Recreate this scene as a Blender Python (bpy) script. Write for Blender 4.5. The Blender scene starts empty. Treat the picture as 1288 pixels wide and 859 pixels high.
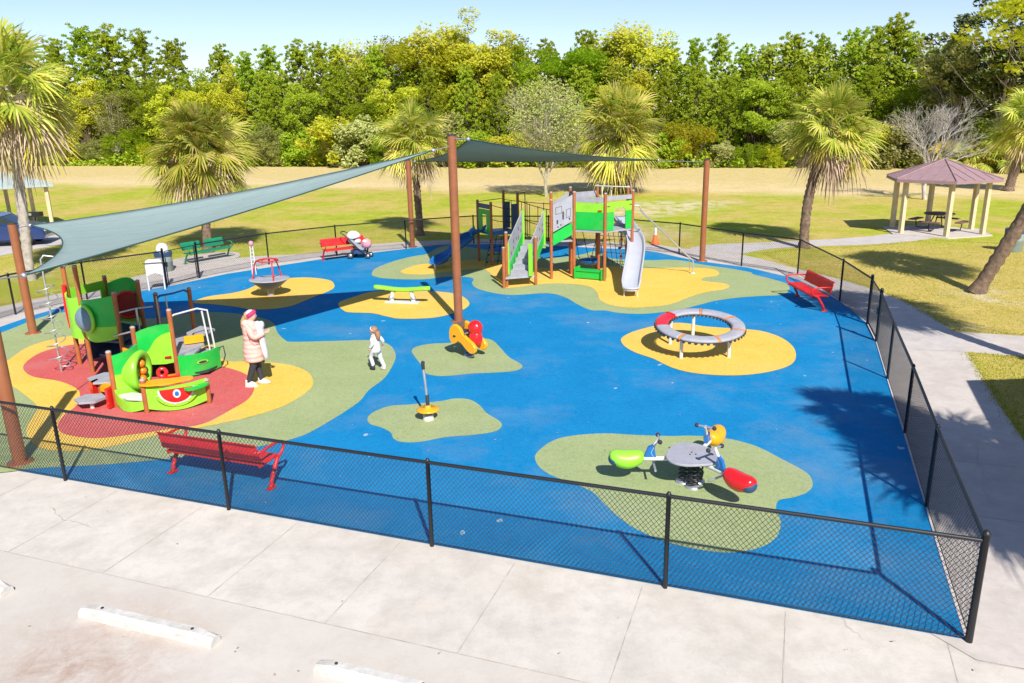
import bpy, math, random
import numpy as np
from mathutils import Vector, Matrix
random.seed(7); np.random.seed(7)
PI = math.pi
sc = bpy.context.scene
COL = sc.collection
# ------------------------------------------------------------------ camera
FPX, PITCH, ROLL, CAMH = 988.995, 0.283039, -0.0196951, 5.47084
_R0 = Vector((1, 0, 0)); _F = Vector((0, math.cos(PITCH), -math.sin(PITCH))); _U0 = Vector((0, math.sin(PITCH), math.cos(PITCH)))
_c, _s = math.cos(ROLL), math.sin(ROLL)
_R = _c * _R0 + _s * _U0; _U = -_s * _R0 + _c * _U0
cd = bpy.data.cameras.new('camera'); cam = bpy.data.objects.new('camera', cd); COL.objects.link(cam)
cd.sensor_width = 36; cd.lens = 36 * FPX / 1288; cd.clip_end = 3000; cd.clip_start = 0.1
m = Matrix((( _R.x, _U.x, -_F.x, 0), (_R.y, _U.y, -_F.y, 0), (_R.z, _U.z, -_F.z, CAMH), (0, 0, 0, 1)))
cam.matrix_world = m
sc.camera = cam
# ------------------------------------------------------------------ light
SUN_EL = math.radians(42); SHADOW_AZ = math.radians(106)          # shadows run towards this heading
sund = Vector((-math.cos(SHADOW_AZ) * math.cos(SUN_EL), -math.sin(SHADOW_AZ) * math.cos(SUN_EL), math.sin(SUN_EL)))
w = bpy.data.worlds.new('World'); sc.world = w; w.use_nodes = True
nt = w.node_tree; bg = nt.nodes['Background']
sky = nt.nodes.new('ShaderNodeTexSky'); sky.sky_type = 'NISHITA'; sky.sun_disc = False
sky.sun_elevation = SUN_EL; sky.sun_rotation = math.atan2(sund.x, sund.y)
sky.air_density = 1.0; sky.dust_density = 0.2; sky.ozone_density = 2.2
tn = nt.nodes.new('ShaderNodeMix'); tn.data_type = 'RGBA'; tn.blend_type = 'MULTIPLY'; tn.inputs[0].default_value = 1; tn.inputs[7].default_value = (.95, .93, 1.08, 1)
nt.links.new(sky.outputs[0], tn.inputs[6]); nt.links.new(tn.outputs[2], bg.inputs[0]); bg.inputs[1].default_value = 0.088
ld = bpy.data.lights.new('sun', 'SUN'); lo = bpy.data.objects.new('sun', ld); COL.objects.link(lo)
ld.energy = 4.4; ld.angle = math.radians(0.55); ld.color = (1.0, 0.95, 0.87)
lo.rotation_euler = (-sund).to_track_quat('-Z', 'Y').to_euler(); lo.location = (0, 0, 40)
sc.view_settings.view_transform = 'Standard'; sc.view_settings.look = 'None'; sc.view_settings.gamma = 1
sc.view_settings.use_curve_mapping = False; sc.view_settings.exposure = 0.68
sc.cycles.use_denoising = True; sc.cycles.max_bounces = 6; sc.cycles.transparent_max_bounces = 12

def G(x, y, h=0.0):
    """world point at height h that the survey photo shows at (x, y)"""
    d = _F * FPX + _R * (x - 644) - _U * (y - 429.5)
    t = (h - CAMH) / d.z
    return Vector((0, 0, CAMH)) + d * t

# ------------------------------------------------------------------ materials
MATS = {}
def new_mat(name):
    m = bpy.data.materials.new(name); m.use_nodes = True; MATS[name] = m
    return m, m.node_tree, m.node_tree.nodes['Principled BSDF']
def setc(inp, c): inp.default_value = (c[0], c[1], c[2], 1)
def noise(nt, scale, detail=4, rough=.55, coord=None, dist=0):
    n = nt.nodes.new('ShaderNodeTexNoise'); n.inputs['Scale'].default_value = scale
    n.inputs['Detail'].default_value = detail; n.inputs['Roughness'].default_value = rough; n.inputs['Distortion'].default_value = dist
    if coord is not None: nt.links.new(coord, n.inputs['Vector'])
    return n.outputs['Fac']
def ramp(nt, fac, stops, interp='LINEAR'):
    r = nt.nodes.new('ShaderNodeValToRGB'); r.color_ramp.interpolation = interp
    while len(r.color_ramp.elements) < len(stops): r.color_ramp.elements.new(.5)
    for e, (p, c) in zip(r.color_ramp.elements, stops):
        e.position = p; e.color = (c[0], c[1], c[2], 1) if not isinstance(c, (int, float)) else (c, c, c, 1)
    nt.links.new(fac, r.inputs[0]); return r.outputs[0]
def mix(nt, fac, a, b, mode='MIX'):
    n = nt.nodes.new('ShaderNodeMix'); n.data_type = 'RGBA'; n.blend_type = mode
    for s, v in ((n.inputs[0], fac), (n.inputs[6], a), (n.inputs[7], b)):
        if isinstance(v, (int, float)): s.default_value = v
        elif isinstance(v, (tuple, list)): s.default_value = (v[0], v[1], v[2], 1)
        else: nt.links.new(v, s)
    return n.outputs[2]
def mth(nt, op, a, b=0.0, c=0.0, clamp=False):
    n = nt.nodes.new('ShaderNodeMath'); n.operation = op; n.use_clamp = clamp
    for s, v in zip(n.inputs, (a, b, c)):
        if isinstance(v, (int, float)): s.default_value = v
        else: nt.links.new(v, s)
    return n.outputs[0]
def pos(nt): return nt.nodes.new('ShaderNodeNewGeometry').outputs['Position']
def objc(nt): return nt.nodes.new('ShaderNodeTexCoord').outputs['Object']
def bump(nt, b, h, strength=.3, dist=.01):
    n = nt.nodes.new('ShaderNodeBump'); n.inputs['Strength'].default_value = strength; n.inputs['Distance'].default_value = dist
    nt.links.new(h, n.inputs['Height']); nt.links.new(n.outputs[0], b.inputs['Normal'])
def plain(name, c, rough=.5, metal=0, var=.12, scale=5, spec=.5, coat=0, dirt=None):
    m, nt, b = new_mat(name)
    n = noise(nt, scale, 5, .6, pos(nt))
    d = tuple(x * (1 - var * 1.6) for x in c); l = tuple(min(1, x * (1 + var * .8)) for x in c)
    col = ramp(nt, n, [(.25, d), (.75, l)])
    if dirt:
        n2 = noise(nt, 2.3, 6, .7, pos(nt)); f = ramp(nt, n2, [(.5, 0.0), (.72, dirt[1])])
        col = mix(nt, f, col, dirt[0])
    nt.links.new(col, b.inputs['Base Color'])
    b.inputs['Roughness'].default_value = rough; b.inputs['Metallic'].default_value = metal
    b.inputs['Specular IOR Level'].default_value = spec
    if rough >= .85: bump(nt, b, noise(nt, 22, 4, .6, pos(nt)), .5, .012)
    if coat: b.inputs['Coat Weight'].default_value = coat; b.inputs['Coat Roughness'].default_value = .12
    return m
def rubber(name, c, c2):
    m, nt, b = new_mat(name); P = pos(nt)
    fine = noise(nt, 55, 3, .8, P); mid = noise(nt, .9, 6, .65, P); sp = noise(nt, 120, 2, .5, P); gran = noise(nt, 24, 3, .85, P)
    col = ramp(nt, fine, [(.36, tuple(x * .72 for x in c)), (.64, tuple(min(1, x * 1.25) for x in c))])
    col = mix(nt, ramp(nt, gran, [(.42, 0.0), (.60, .55)]), col, c2)
    g3 = noise(nt, 11, 4, .9, P); col = mix(nt, ramp(nt, g3, [(.34, .30), (.5, 0.0)]), col, tuple(x * .55 for x in c))
    col = mix(nt, ramp(nt, mid, [(.35, 0.0), (.75, .30)]), col, tuple(x * 1.15 + .01 for x in c2))
    wear = noise(nt, .28, 5, .7, P)
    col = mix(nt, ramp(nt, wear, [(.50, 0.0), (.72, .26)]), col, (.30, .30, .27))
    st = noise(nt, 1.3, 9, .85, P, 1.2); col = mix(nt, ramp(nt, st, [(.56, 0.0), (.74, .30)]), col, tuple(x * .5 + .02 for x in c))
    spot = noise(nt, 3.2, 2, .5, P)
    col = mix(nt, ramp(nt, spot, [(.745, 0.0), (.765, .55)]), col, (.55, .58, .55))
    nt.links.new(col, b.inputs['Base Color']); b.inputs['Roughness'].default_value = .95
    b.inputs['Specular IOR Level'].default_value = .12
    bump(nt, b, sp, .5, .006)
    return m
def leafmat(name, cols, trans=.35, rough=.6, tint=.3):
    m, nt, b = new_mat(name)
    g = nt.nodes.new('ShaderNodeNewGeometry'); oi = nt.nodes.new('ShaderNodeObjectInfo')
    col = ramp(nt, g.outputs['Random Per Island'], cols)
    hs = nt.nodes.new('ShaderNodeHueSaturation')
    nt.links.new(col, hs.inputs['Color'])
    nt.links.new(mth(nt, 'MULTIPLY_ADD', oi.outputs['Random'], .026, .489), hs.inputs['Hue'])
    nt.links.new(mth(nt, 'MULTIPLY_ADD', oi.outputs['Random'], tint, 1 - tint * .5), hs.inputs['Value'])
    nt.links.new(hs.outputs[0], b.inputs['Base Color']); b.inputs['Roughness'].default_value = rough
    b.inputs['Specular IOR Level'].default_value = .25
    tr = nt.nodes.new('ShaderNodeBsdfTranslucent'); nt.links.new(hs.outputs[0], tr.inputs[0])
    ms = nt.nodes.new('ShaderNodeMixShader'); ms.inputs[0].default_value = trans
    nt.links.new(b.outputs[0], ms.inputs[1]); nt.links.new(tr.outputs[0], ms.inputs[2])
    nt.links.new(ms.outputs[0], nt.nodes['Material Output'].inputs[0])
    return m

BLUE = rubber('rubber_blue', (.003, .170, .40), (.010, .235, .47))
GREEN = rubber('rubber_green', (.26, .33, .14), (.38, .41, .22))
YELLOW = rubber('rubber_yellow', (.70, .43, .055), (.72, .52, .15))
RED = rubber('rubber_red', (.50, .075, .08), (.55, .16, .14))

def concrete(name, base, warm, stain, stainamt=.35, sc_=1.0):
    m, nt, b = new_mat(name); P = pos(nt)
    big = noise(nt, .35 * sc_, 6, .62, P); med = noise(nt, 2.1, 8, .7, P); fine = noise(nt, 70, 3, .7, P)
    col = ramp(nt, big, [(.3, base), (.7, warm)])
    col = mix(nt, ramp(nt, med, [(.42, 0.0), (.7, .65)]), col, tuple(x * .74 for x in base))
    col = mix(nt, ramp(nt, noise(nt, 5.5, 9, .8, P), [(.5, 0.0), (.72, .35)]), col, tuple(x * .66 for x in base))
    col = mix(nt, ramp(nt, noise(nt, .55, 8, .72, P, .6), [(.5, 0.0), (.75, stainamt)]), col, stain)
    col = mix(nt, ramp(nt, fine, [(.3, .22), (.7, 0.0)]), col, tuple(x * .7 for x in base))
    nt.links.new(col, b.inputs['Base Color']); b.inputs['Roughness'].default_value = .9; b.inputs['Specular IOR Level'].default_value = .2
    bump(nt, b, fine, .25, .004)
    return m
APRON = concrete('apron_concrete', (.55, .505, .44), (.64, .595, .53), (.46, .385, .30), .5)
WALK = concrete('walk_concrete', (.52, .465, .42), (.60, .545, .50), (.40, .34, .30), .4)
WALKPALE = concrete('walk_concrete_pale', (.50, .46, .43), (.56, .52, .49), (.40, .34, .3), .25)
JOINT = plain('joint_dark', (.45, .41, .355), .95, var=.25)
# parking lot: same concrete, rust brown stains in one patch
def lot():
    m, nt, b = new_mat('lot_concrete'); P = pos(nt)
    big = noise(nt, .35, 6, .62, P); med = noise(nt, 2.4, 8, .75, P); fine = noise(nt, 70, 3, .7, P)
    col = ramp(nt, big, [(.3, (.51, .465, .40)), (.7, (.59, .545, .48))])
    col = mix(nt, ramp(nt, med, [(.45, 0.0), (.8, .5)]), col, (.42, .37, .33))
    sx = nt.nodes.new('ShaderNodeVectorMath'); sx.operation = 'DISTANCE'; nt.links.new(P, sx.inputs[0]); c = G(90, 845); sx.inputs[1].default_value = c
    near = mth(nt, 'MULTIPLY_ADD', sx.outputs['Value'], -.62, 1.0, clamp=True)
    st = ramp(nt, noise(nt, 1.9, 9, .85, P, .35), [(.36, 0.0), (.66, 1.0)])
    col = mix(nt, mth(nt, 'MULTIPLY', near, st, clamp=True), col, (.30, .15, .085))
    st2 = ramp(nt, noise(nt, 1.1, 9, .85, P, .4), [(.5, 0.0), (.75, .5)])
    col = mix(nt, st2, col, (.43, .35, .26))
    col = mix(nt, ramp(nt, fine, [(.3, .22), (.7, 0.0)]), col, (.38, .35, .32))
    nt.links.new(col, b.inputs['Base Color']); b.inputs['Roughness'].default_value = .9; bump(nt, b, fine, .3, .005)
    return m
LOT = lot()
def lawn():
    m, nt, b = new_mat('lawn'); P = pos(nt)
    # distance of a point from the wood's edge, along the edge's normal
    a, c = G(30, 208), G(1250, 212)
    dx, dy = c.x - a.x, c.y - a.y; L = math.hypot(dx, dy); nx, ny = -dy / L, dx / L
    if ny < 0: nx, ny = -nx, -ny
    dn = nt.nodes.new('ShaderNodeVectorMath'); dn.operation = 'DOT_PRODUCT'; nt.links.new(P, dn.inputs[0]); dn.inputs[1].default_value = (nx, ny, 0)
    t = dn.outputs['Value']
    t_edge = a.x * nx + a.y * ny; q = G(640, 240); t_sand = q.x * nx + q.y * ny
    wob = mth(nt, 'MULTIPLY_ADD', noise(nt, .12, 5, .6, P), 9.0, -4.5)
    tw = mth(nt, 'ADD', t, wob)
    big = noise(nt, .16, 7, .7, P); med = noise(nt, .9, 8, .78, P); fine = noise(nt, 9, 5, .75, P); vf = noise(nt, 45, 3, .8, P)
    green = ramp(nt, med, [(.3, (.22, .31, .018)), (.5, (.38, .42, .03)), (.75, (.58, .51, .13))])
    dry = ramp(nt, med, [(.3, (.46, .35, .07)), (.6, (.60, .44, .15)), (.85, (.68, .52, .24))])
    col = mix(nt, ramp(nt, big, [(.44, 0.0), (.56, .92)]), green, dry)
    # the lawn right of the playground is burnt brown
    sp = nt.nodes.new('ShaderNodeSeparateXYZ'); nt.links.new(P, sp.inputs[0])
    right = mth(nt, 'MULTIPLY', mth(nt, 'MULTIPLY_ADD', sp.outputs[0], .28, -2.3, clamp=True), mth(nt, 'MULTIPLY_ADD', sp.outputs[1], -.16, 5.3, clamp=True))
    col = mix(nt, mth(nt, 'MULTIPLY', right, ramp(nt, med, [(.25, .25), (.45, 1.0)]), clamp=True), col, dry)
    sand = ramp(nt, noise(nt, .5, 7, .7, P), [(.3, (.70, .50, .26)), (.7, (.84, .65, .40))])
    rng = nt.nodes.new('ShaderNodeMapRange'); nt.links.new(tw, rng.inputs[0]); rng.inputs[1].default_value = t_sand - 2; rng.inputs[2].default_value = t_sand + 3
    sandf = rng.outputs[0]
    col = mix(nt, mth(nt, 'MULTIPLY', sandf, ramp(nt, med, [(.25, .8), (.5, 1.0)])), col, sand)
    rng2 = nt.nodes.new('ShaderNodeMapRange'); nt.links.new(tw, rng2.inputs[0]); rng2.inputs[1].default_value = t_edge - 24; rng2.inputs[2].default_value = t_edge - 14
    col = mix(nt, mth(nt, 'MULTIPLY', rng2.outputs[0], .8), col, ramp(nt, med, [(.3, (.54, .42, .15)), (.7, (.70, .53, .26))]))
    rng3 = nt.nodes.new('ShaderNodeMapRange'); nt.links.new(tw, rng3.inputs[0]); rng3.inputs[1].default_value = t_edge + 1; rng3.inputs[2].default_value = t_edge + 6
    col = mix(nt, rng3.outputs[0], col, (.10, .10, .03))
    # bare trodden patches beyond the fence
    for (px, py, r) in ((810, 290, 2.6), (822, 262, 3.5), (852, 258, 3.0), (795, 268, 2.5), (900, 255, 2.0), (30, 345, 1.6), (1245, 372, 1.3), (1190, 415, 1.0)):
        g = G(px, py); dd = nt.nodes.new('ShaderNodeVectorMath'); dd.operation = 'DISTANCE'; nt.links.new(P, dd.inputs[0]); dd.inputs[1].default_value = g
        f = mth(nt, 'MULTIPLY_ADD', dd.outputs['Value'], -1 / r, 1.25, clamp=True)
        f = mth(nt, 'MULTIPLY', f, ramp(nt, noise(nt, 1.1, 6, .75, P), [(.44, 0.0), (.6, 1.0)]))
        col = mix(nt, f, col, (.70, .58, .42))
    tu = noise(nt, 3.2, 7, .8, P, .8); col = mix(nt, ramp(nt, tu, [(.34, .5), (.5, 0.0)]), col, (.22, .24, .02)); col = mix(nt, ramp(nt, tu, [(.56, 0.0), (.74, .5)]), col, (.70, .57, .30))
    col = mix(nt, ramp(nt, fine, [(.35, .38), (.6, 0.0)]), col, (.20, .21, .02))
    col = mix(nt, ramp(nt, vf, [(.55, 0.0), (.8, .35)]), col, (.62, .58, .20))
    nt.links.new(col, b.inputs['Base Color']); b.inputs['Roughness'].default_value = .95; b.inputs['Specular IOR Level'].default_value = .1
    bump(nt, b, fine, .8, .05)
    return m
LAWN = lawn()

M = {}
M['post'] = plain('post_orange_brown', (.40, .125, .040), .45, spec=.4, var=.16, dirt=((.22, .09, .05), .5))
M['shadepost'] = plain('shade_post_brown', (.30, .105, .042), .42, var=.12, dirt=((.25, .10, .05), .5))
M['cap'] = plain('post_cap', (.36, .30, .27), .5)
M['green'] = plain('plastic_green', (.008, .47, .055), .36, var=.10, scale=3, dirt=((.20, .30, .10), .35))
M['lime'] = plain('plastic_lime', (.27, .69, .035), .36, var=.10, scale=3, dirt=((.20, .30, .10), .35))
M['yellow'] = plain('plastic_yellow', (.80, .36, .012), .32, var=.07)
M['orange'] = plain('plastic_orange', (.80, .22, .01), .32)
M['red'] = plain('plastic_red', (.70, .012, .014), .22, coat=.4)
M['darkred'] = plain('plastic_dark_red', (.36, .012, .012), .4)
M['benchred'] = plain('bench_red', (.66, .012, .016), .45, var=.2, dirt=((.42, .05, .04), .6))
M['benchgreen'] = plain('bench_green', (.008, .22, .105), .45)
M['plastblue'] = plain('plastic_blue', (.012, .14, .42), .35)
M['navy'] = plain('panel_navy', (.03, .075, .16), .5)
M['grey'] = plain('board_grey', (.35, .355, .40), .6, var=.12, dirt=((.25, .22, .2), .4))
M['palegrey'] = plain('slide_grey', (.44, .45, .52), .28, var=.06, scale=1.5)
M['white'] = plain('paint_white', (.62, .61, .58), .45, var=.07)
M['offwhite'] = plain('stop_white', (.56, .54, .495), .85, var=.16, scale=9, dirt=((.40, .33, .26), .7))
M['steel'] = plain('galvanised_steel', (.55, .56, .58), .38, metal=.7)
M['black'] = plain('black_vinyl', (.012, .013, .016), .45)
M['mesh'] = plain('mesh_wire', (.022, .023, .027), .4)
M['rope'] = plain('rope_black', (.02, .022, .03), .85)
M['dark'] = plain('dark_rubber', (.03, .03, .035), .8)
M['hole'] = plain('hole_dark', (.035, .035, .045), .8)
M['tan'] = plain('post_tan', (.62, .50, .30), .6)
M['roofbrown'] = plain('roof_maroon', (.31, .20, .205), .55, var=.1)
M['roofteal'] = plain('roof_teal', (.40, .47, .44), .45, var=.08)
M['wood'] = plain('table_brown', (.16, .10, .08), .7)
M['can'] = plain('can_grey_green', (.22, .27, .25), .6)
M['liner'] = plain('liner_blue', (.03, .07, .15), .4)
M['conered'] = plain('cone_orange', (.85, .16, .03), .5)
M['carblue'] = plain('car_paint_blue', (.008, .03, .13), .25, coat=1, var=.05)
M['glass'] = plain('dark_glass', (.015, .03, .035), .05, spec=.9, var=.05)
M['tyre'] = plain('tyre', (.02, .02, .02), .85)
M['skin'] = plain('skin', (.60, .36, .27), .55, var=.05)
M['coat'] = plain('coat_pink', (.72, .42, .36), .85, var=.07, scale=8)
M['jeans'] = plain('leggings_dark', (.03, .032, .045), .8)
M['shoe'] = plain('shoe_white', (.64, .60, .55), .7)
M['cloth'] = plain('cloth_white', (.62, .62, .62), .9, var=.10, scale=14)
M['magenta'] = plain('scarf_magenta', (.62, .03, .14), .8, var=.2, scale=30)
M['hairlight'] = plain('hair_blond', (.42, .27, .14), .8, var=.3, scale=40)
M['hairginger'] = plain('hair_ginger', (.36, .19, .10), .75, var=.35, scale=40)
M['pink'] = plain('cloth_pink', (.74, .30, .36), .85, var=.3, scale=25)
M['bark'] = plain('bark', (.16, .11, .075), .95, var=.4, scale=6)
M['palmbark'] = plain('palm_bark', (.20, .135, .09), .95, var=.45, scale=9)
M['palebark'] = plain('pale_bark', (.42, .37, .32), .95, var=.3, scale=7)
M['concretewhite'] = plain('building_cream', (.55, .50, .42), .8)
def fabric(name, c, back):
    m, nt, b = new_mat(name); P = objc(nt)
    bump(nt, b, noise(nt, .9, 4, .6, P, .8), .5, .12)
    wv = noise(nt, 35, 3, .7, P); bg_ = noise(nt, .5, 4, .6, P)
    col = mix(nt, ramp(nt, bg_, [(.3, 0.0), (.7, .5)]), c, tuple(x * 1.12 for x in c))
    col = mix(nt, ramp(nt, wv, [(.4, .25), (.6, 0.0)]), col, tuple(x * .8 for x in c))
    nt.links.new(col, b.inputs['Base Color']); b.inputs['Roughness'].default_value = .9; b.inputs['Specular IOR Level'].default_value = .15
    tr = nt.nodes.new('ShaderNodeBsdfTranslucent'); setc(tr.inputs[0], back)
    ms = nt.nodes.new('ShaderNodeMixShader'); ms.inputs[0].default_value = .12
    nt.links.new(b.outputs[0], ms.inputs[1]); nt.links.new(tr.outputs[0], ms.inputs[2]); nt.links.new(ms.outputs[0], nt.nodes['Material Output'].inputs[0])
    return m
M['sail'] = fabric('sail_teal', (.285, .37, .35), (.02, .16, .13))
M['sailseam'] = plain('sail_seam', (.17, .235, .23), .9)
M['sailedge'] = plain('sail_edge', (.02, .07, .06), .8)
def clearmat():
    m, nt, b = new_mat('clear_dome'); setc(b.inputs['Base Color'], (.55, .75, .85)); b.inputs['Roughness'].default_value = .04
    b.inputs['Transmission Weight'].default_value = .75; b.inputs['IOR'].default_value = 1.25; return m
M['dome'] = clearmat()

M['leaf_pine'] = leafmat('leaf_pine', [(0, (.24, .34, .018)), (.5, (.42, .52, .03)), (1, (.62, .68, .06))], .5)
M['leaf_green'] = leafmat('leaf_green', [(0, (.20, .34, .015)), (.5, (.38, .50, .022)), (1, (.56, .62, .045))], .5)
M['leaf_yellow'] = leafmat('leaf_yellow', [(0, (.38, .44, .018)), (.5, (.60, .60, .03)), (1, (.74, .66, .09))], .5)
M['leaf_dark'] = leafmat('leaf_dark', [(0, (.06, .10, .025)), (.6, (.15, .20, .04)), (1, (.34, .33, .08))], .4)
M['leaf_olive'] = leafmat('leaf_olive', [(0, (.28, .31, .08)), (.5, (.46, .47, .14)), (1, (.60, .57, .24))], .45)
M['frond'] = leafmat('frond_green', [(0, (.24, .33, .035)), (.4, (.42, .48, .06)), (.75, (.64, .60, .09)), (1, (.74, .60, .24))], .42)
M['frondy'] = leafmat('frond_yellow', [(0, (.46, .46, .05)), (.5, (.66, .56, .08)), (1, (.68, .52, .22))], .35)
M['frondd'] = leafmat('frond_dead', [(0, (.32, .22, .15)), (.5, (.52, .38, .28)), (1, (.66, .52, .38))], .25)
M['twig'] = plain('twig', (.40, .36, .26), .95, var=.25)
M['twigpale'] = plain('twig_pale', (.50, .45, .40), .95, var=.25)
M['leaf_wood'] = leafmat('leaf_wood', [(0, (.18, .27, .018)), (.5, (.34, .44, .03)), (1, (.54, .58, .06))], .5)
M['blade'] = leafmat('grass_blade', [(0, (.22, .26, .02)), (.5, (.40, .38, .04)), (1, (.58, .46, .14))], .3)

# ------------------------------------------------------------------ mesh builder
def V(*a): return Vector(a[0]) if len(a) == 1 else Vector(a)
class MB:
    def __init__(s): s.v = []; s.f = []; s.sm = []
    def add(s, vs, fs, smooth=False):
        o = len(s.v); s.v += [tuple(v) for v in vs]; s.f += [tuple(i + o for i in f) for f in fs]; s.sm += [smooth] * len(fs); return s
    def box(s, c, size, rz=0, mat=None):
        R = Matrix.Rotation(rz, 3, 'Z') if mat is None else mat
        hx, hy, hz = size[0] / 2, size[1] / 2, size[2] / 2
        bv = min(hx, hy, hz) * .18
        vs = []; c = V(c)
        for z, k in ((-hz, bv), (-hz + bv, 0), (hz - bv, 0), (hz, bv)):
            for x, y in ((-1, -1), (1, -1), (1, 1), (-1, 1)): vs.append(c + R @ V(x * (hx - k), y * (hy - k), z))
        fs = [(3, 2, 1, 0), (12, 13, 14, 15)]
        for l in range(3):
            for i in range(4): a = l * 4 + i; b = l * 4 + (i + 1) % 4; fs.append((a, b, b + 4, a + 4))
        return s.add(vs, fs)
    def tube(s, pts, r, n=8, caps=True, smooth=True):
        pts = [V(p) for p in pts]; rs = r if isinstance(r, (list, tuple)) else [r] * len(pts)
        vs = []; prev = None
        for i, p in enumerate(pts):
            if i == 0: t = pts[1] - p
            elif i == len(pts) - 1: t = p - pts[i - 1]
            else: t = (pts[i + 1] - p).normalized() + (p - pts[i - 1]).normalized()
            t = t.normalized() if t.length > 1e-9 else V(0, 0, 1)
            if prev is None:
                a = V(1, 0, 0) if abs(t.x) < .8 else V(0, 1, 0); u = t.cross(a).normalized()
            else:
                u = prev - t * prev.dot(t); u = u.normalized() if u.length > 1e-6 else t.orthogonal().normalized()
            prev = u; w_ = t.cross(u)
            for k in range(n):
                an = 2 * PI * k / n; vs.append(p + (u * math.cos(an) + w_ * math.sin(an)) * rs[i])
        fs = []
        for i in range(len(pts) - 1):
            for k in range(n): a = i * n + k; b = i * n + (k + 1) % n; fs.append((a, b, b + n, a + n))
        s.add(vs, fs, smooth)
        if caps: s.add(vs[:n], [tuple(range(n))[::-1]]); s.add(vs[-n:], [tuple(range(n))])
        return s
    def lathe(s, prof, c=(0, 0, 0), n=24, axis=None, smooth=True):
        """prof: list of (radius, height)"""
        c = V(c); R = Matrix.Identity(3) if axis is None else V(0, 0, 1).rotation_difference(V(axis).normalized()).to_matrix()
        vs = []
        for r, z in prof:
            for k in range(n): an = 2 * PI * k / n; vs.append(c + R @ V(r * math.cos(an), r * math.sin(an), z))
        fs = []
        for i in range(len(prof) - 1):
            for k in range(n): a = i * n + k; b = i * n + (k + 1) % n; fs.append((a, b, b + n, a + n))
        return s.add(vs, fs, smooth)
    def ell(s, c, r, R=None, n=16, m_=10):
        c = V(c); R = R or Matrix.Identity(3); vs = []; fs = []
        for i in range(m_ + 1):
            th = PI * i / m_
            for k in range(n):
                an = 2 * PI * k / n
                vs.append(c + R @ V(r[0] * math.sin(th) * math.cos(an), r[1] * math.sin(th) * math.sin(an), r[2] * math.cos(th)))
        for i in range(m_):
            for k in range(n): a = i * n + k; b = i * n + (k + 1) % n; fs.append((a + n, b + n, b, a))
        return s.add(vs, fs, True)
    def prism(s, poly, o, ux, uy, th, bevel=0.0):
        """poly in (u,v) extruded by th along ux x uy, centred"""
        o, ux, uy = V(o), V(ux), V(uy); nn = ux.cross(uy).normalized(); n = len(poly)
        ca = sum(p[0] for p in poly) / n, sum(p[1] for p in poly) / n
        def ring(off, k):
            return [o + ux * (p[0] + (ca[0] - p[0]) * k) + uy * (p[1] + (ca[1] - p[1]) * k) + nn * off for p in poly]
        if bevel > 0: rings = [ring(-th / 2, bevel), ring(-th / 2 * .6, 0), ring(th / 2 * .6, 0), ring(th / 2, bevel)]
        else: rings = [ring(-th / 2, 0), ring(th / 2, 0)]
        vs = [v for r in rings for v in r]; fs = []
        for l in range(len(rings) - 1):
            for i in range(n): a = l * n + i; b = l * n + (i + 1) % n; fs.append((a, b, b + n, a + n))
        fs.append(tuple(range(n))[::-1]); fs.append(tuple(range((len(rings) - 1) * n, len(rings) * n)))
        return s.add(vs, fs)
    def slab(s, pts, z0, z1):
        """flat polygon (world xy) extruded in z"""
        n = len(pts); vs = [(p[0], p[1], z0) for p in pts] + [(p[0], p[1], z1) for p in pts]
        fs = [tuple(range(n))[::-1], tuple(range(n, 2 * n))] + [(i, (i + 1) % n, (i + 1) % n + n, i + n) for i in range(n)]
        return s.add(vs, fs)
    def wall(s, path, zb, zt, th=.03):
        """standing sheet along an xy path; zb, zt: numbers or lists of bottom/top heights"""
        n = len(path); zb = zb if isinstance(zb, (list, tuple)) else [zb] * n; zt = zt if isinstance(zt, (list, tuple)) else [zt] * n
        path = [V(p[0], p[1], 0) for p in path]; L = []; R = []
        for i, p in enumerate(path):
            t = (path[min(i + 1, n - 1)] - path[max(i - 1, 0)]).normalized(); nn = V(-t.y, t.x, 0) * th / 2
            L.append(p + nn); R.append(p - nn)
        vs = []
        for i in range(n): vs += [L[i] + V(0, 0, zb[i]), L[i] + V(0, 0, zt[i]), R[i] + V(0, 0, zt[i]), R[i] + V(0, 0, zb[i])]
        fs = []
        for i in range(n - 1):
            for k in range(4): a = i * 4 + k; b = i * 4 + (k + 1) % 4; fs.append((a, b, b + 4, a + 4))
        fs += [(3, 2, 1, 0), tuple((n - 1) * 4 + k for k in range(4))]
        return s.add(vs, fs)
    def torus(s, c, R, r, axis=(0, 0, 1), n=32, m_=8, sq=1.0, a0=0, a1=2 * PI):
        c = V(c); Q = V(0, 0, 1).rotation_difference(V(axis).normalized()).to_matrix(); vs = []; fs = []
        full = abs(a1 - a0 - 2 * PI) < 1e-6; N = n if full else n + 1
        for i in range(N):
            a = a0 + (a1 - a0) * i / n
            for k in range(m_):
                b = 2 * PI * k / m_; rr = R + r * math.cos(b)
                vs.append(c + Q @ V(rr * math.cos(a), rr * math.sin(a), r * sq * math.sin(b)))
        for i in range(n):
            for k in range(m_):
                i2 = (i + 1) % N; k2 = (k + 1) % m_; fs.append((i * m_ + k, i2 * m_ + k, i2 * m_ + k2, i * m_ + k2))
        if not full: fs += [tuple(range(m_)), tuple(range((N - 1) * m_, N * m_))[::-1]]
        return s.add(vs, fs, True)
    def build(s, name, mat, parent=None, world=True):
        me = bpy.data.meshes.new(name); off = V(0, 0, 0)
        if parent is not None and world:
            p = parent
            while p is not None: off += p.location; p = p.parent
        me.from_pydata([(v[0] - off.x, v[1] - off.y, v[2] - off.z) for v in s.v], [], s.f)
        me.polygons.foreach_set('use_smooth', s.sm); me.materials.append(mat)
        me.update()
        o = bpy.data.objects.new(name, me); COL.objects.link(o)
        if parent is not None: o.parent = parent
        return o
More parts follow.
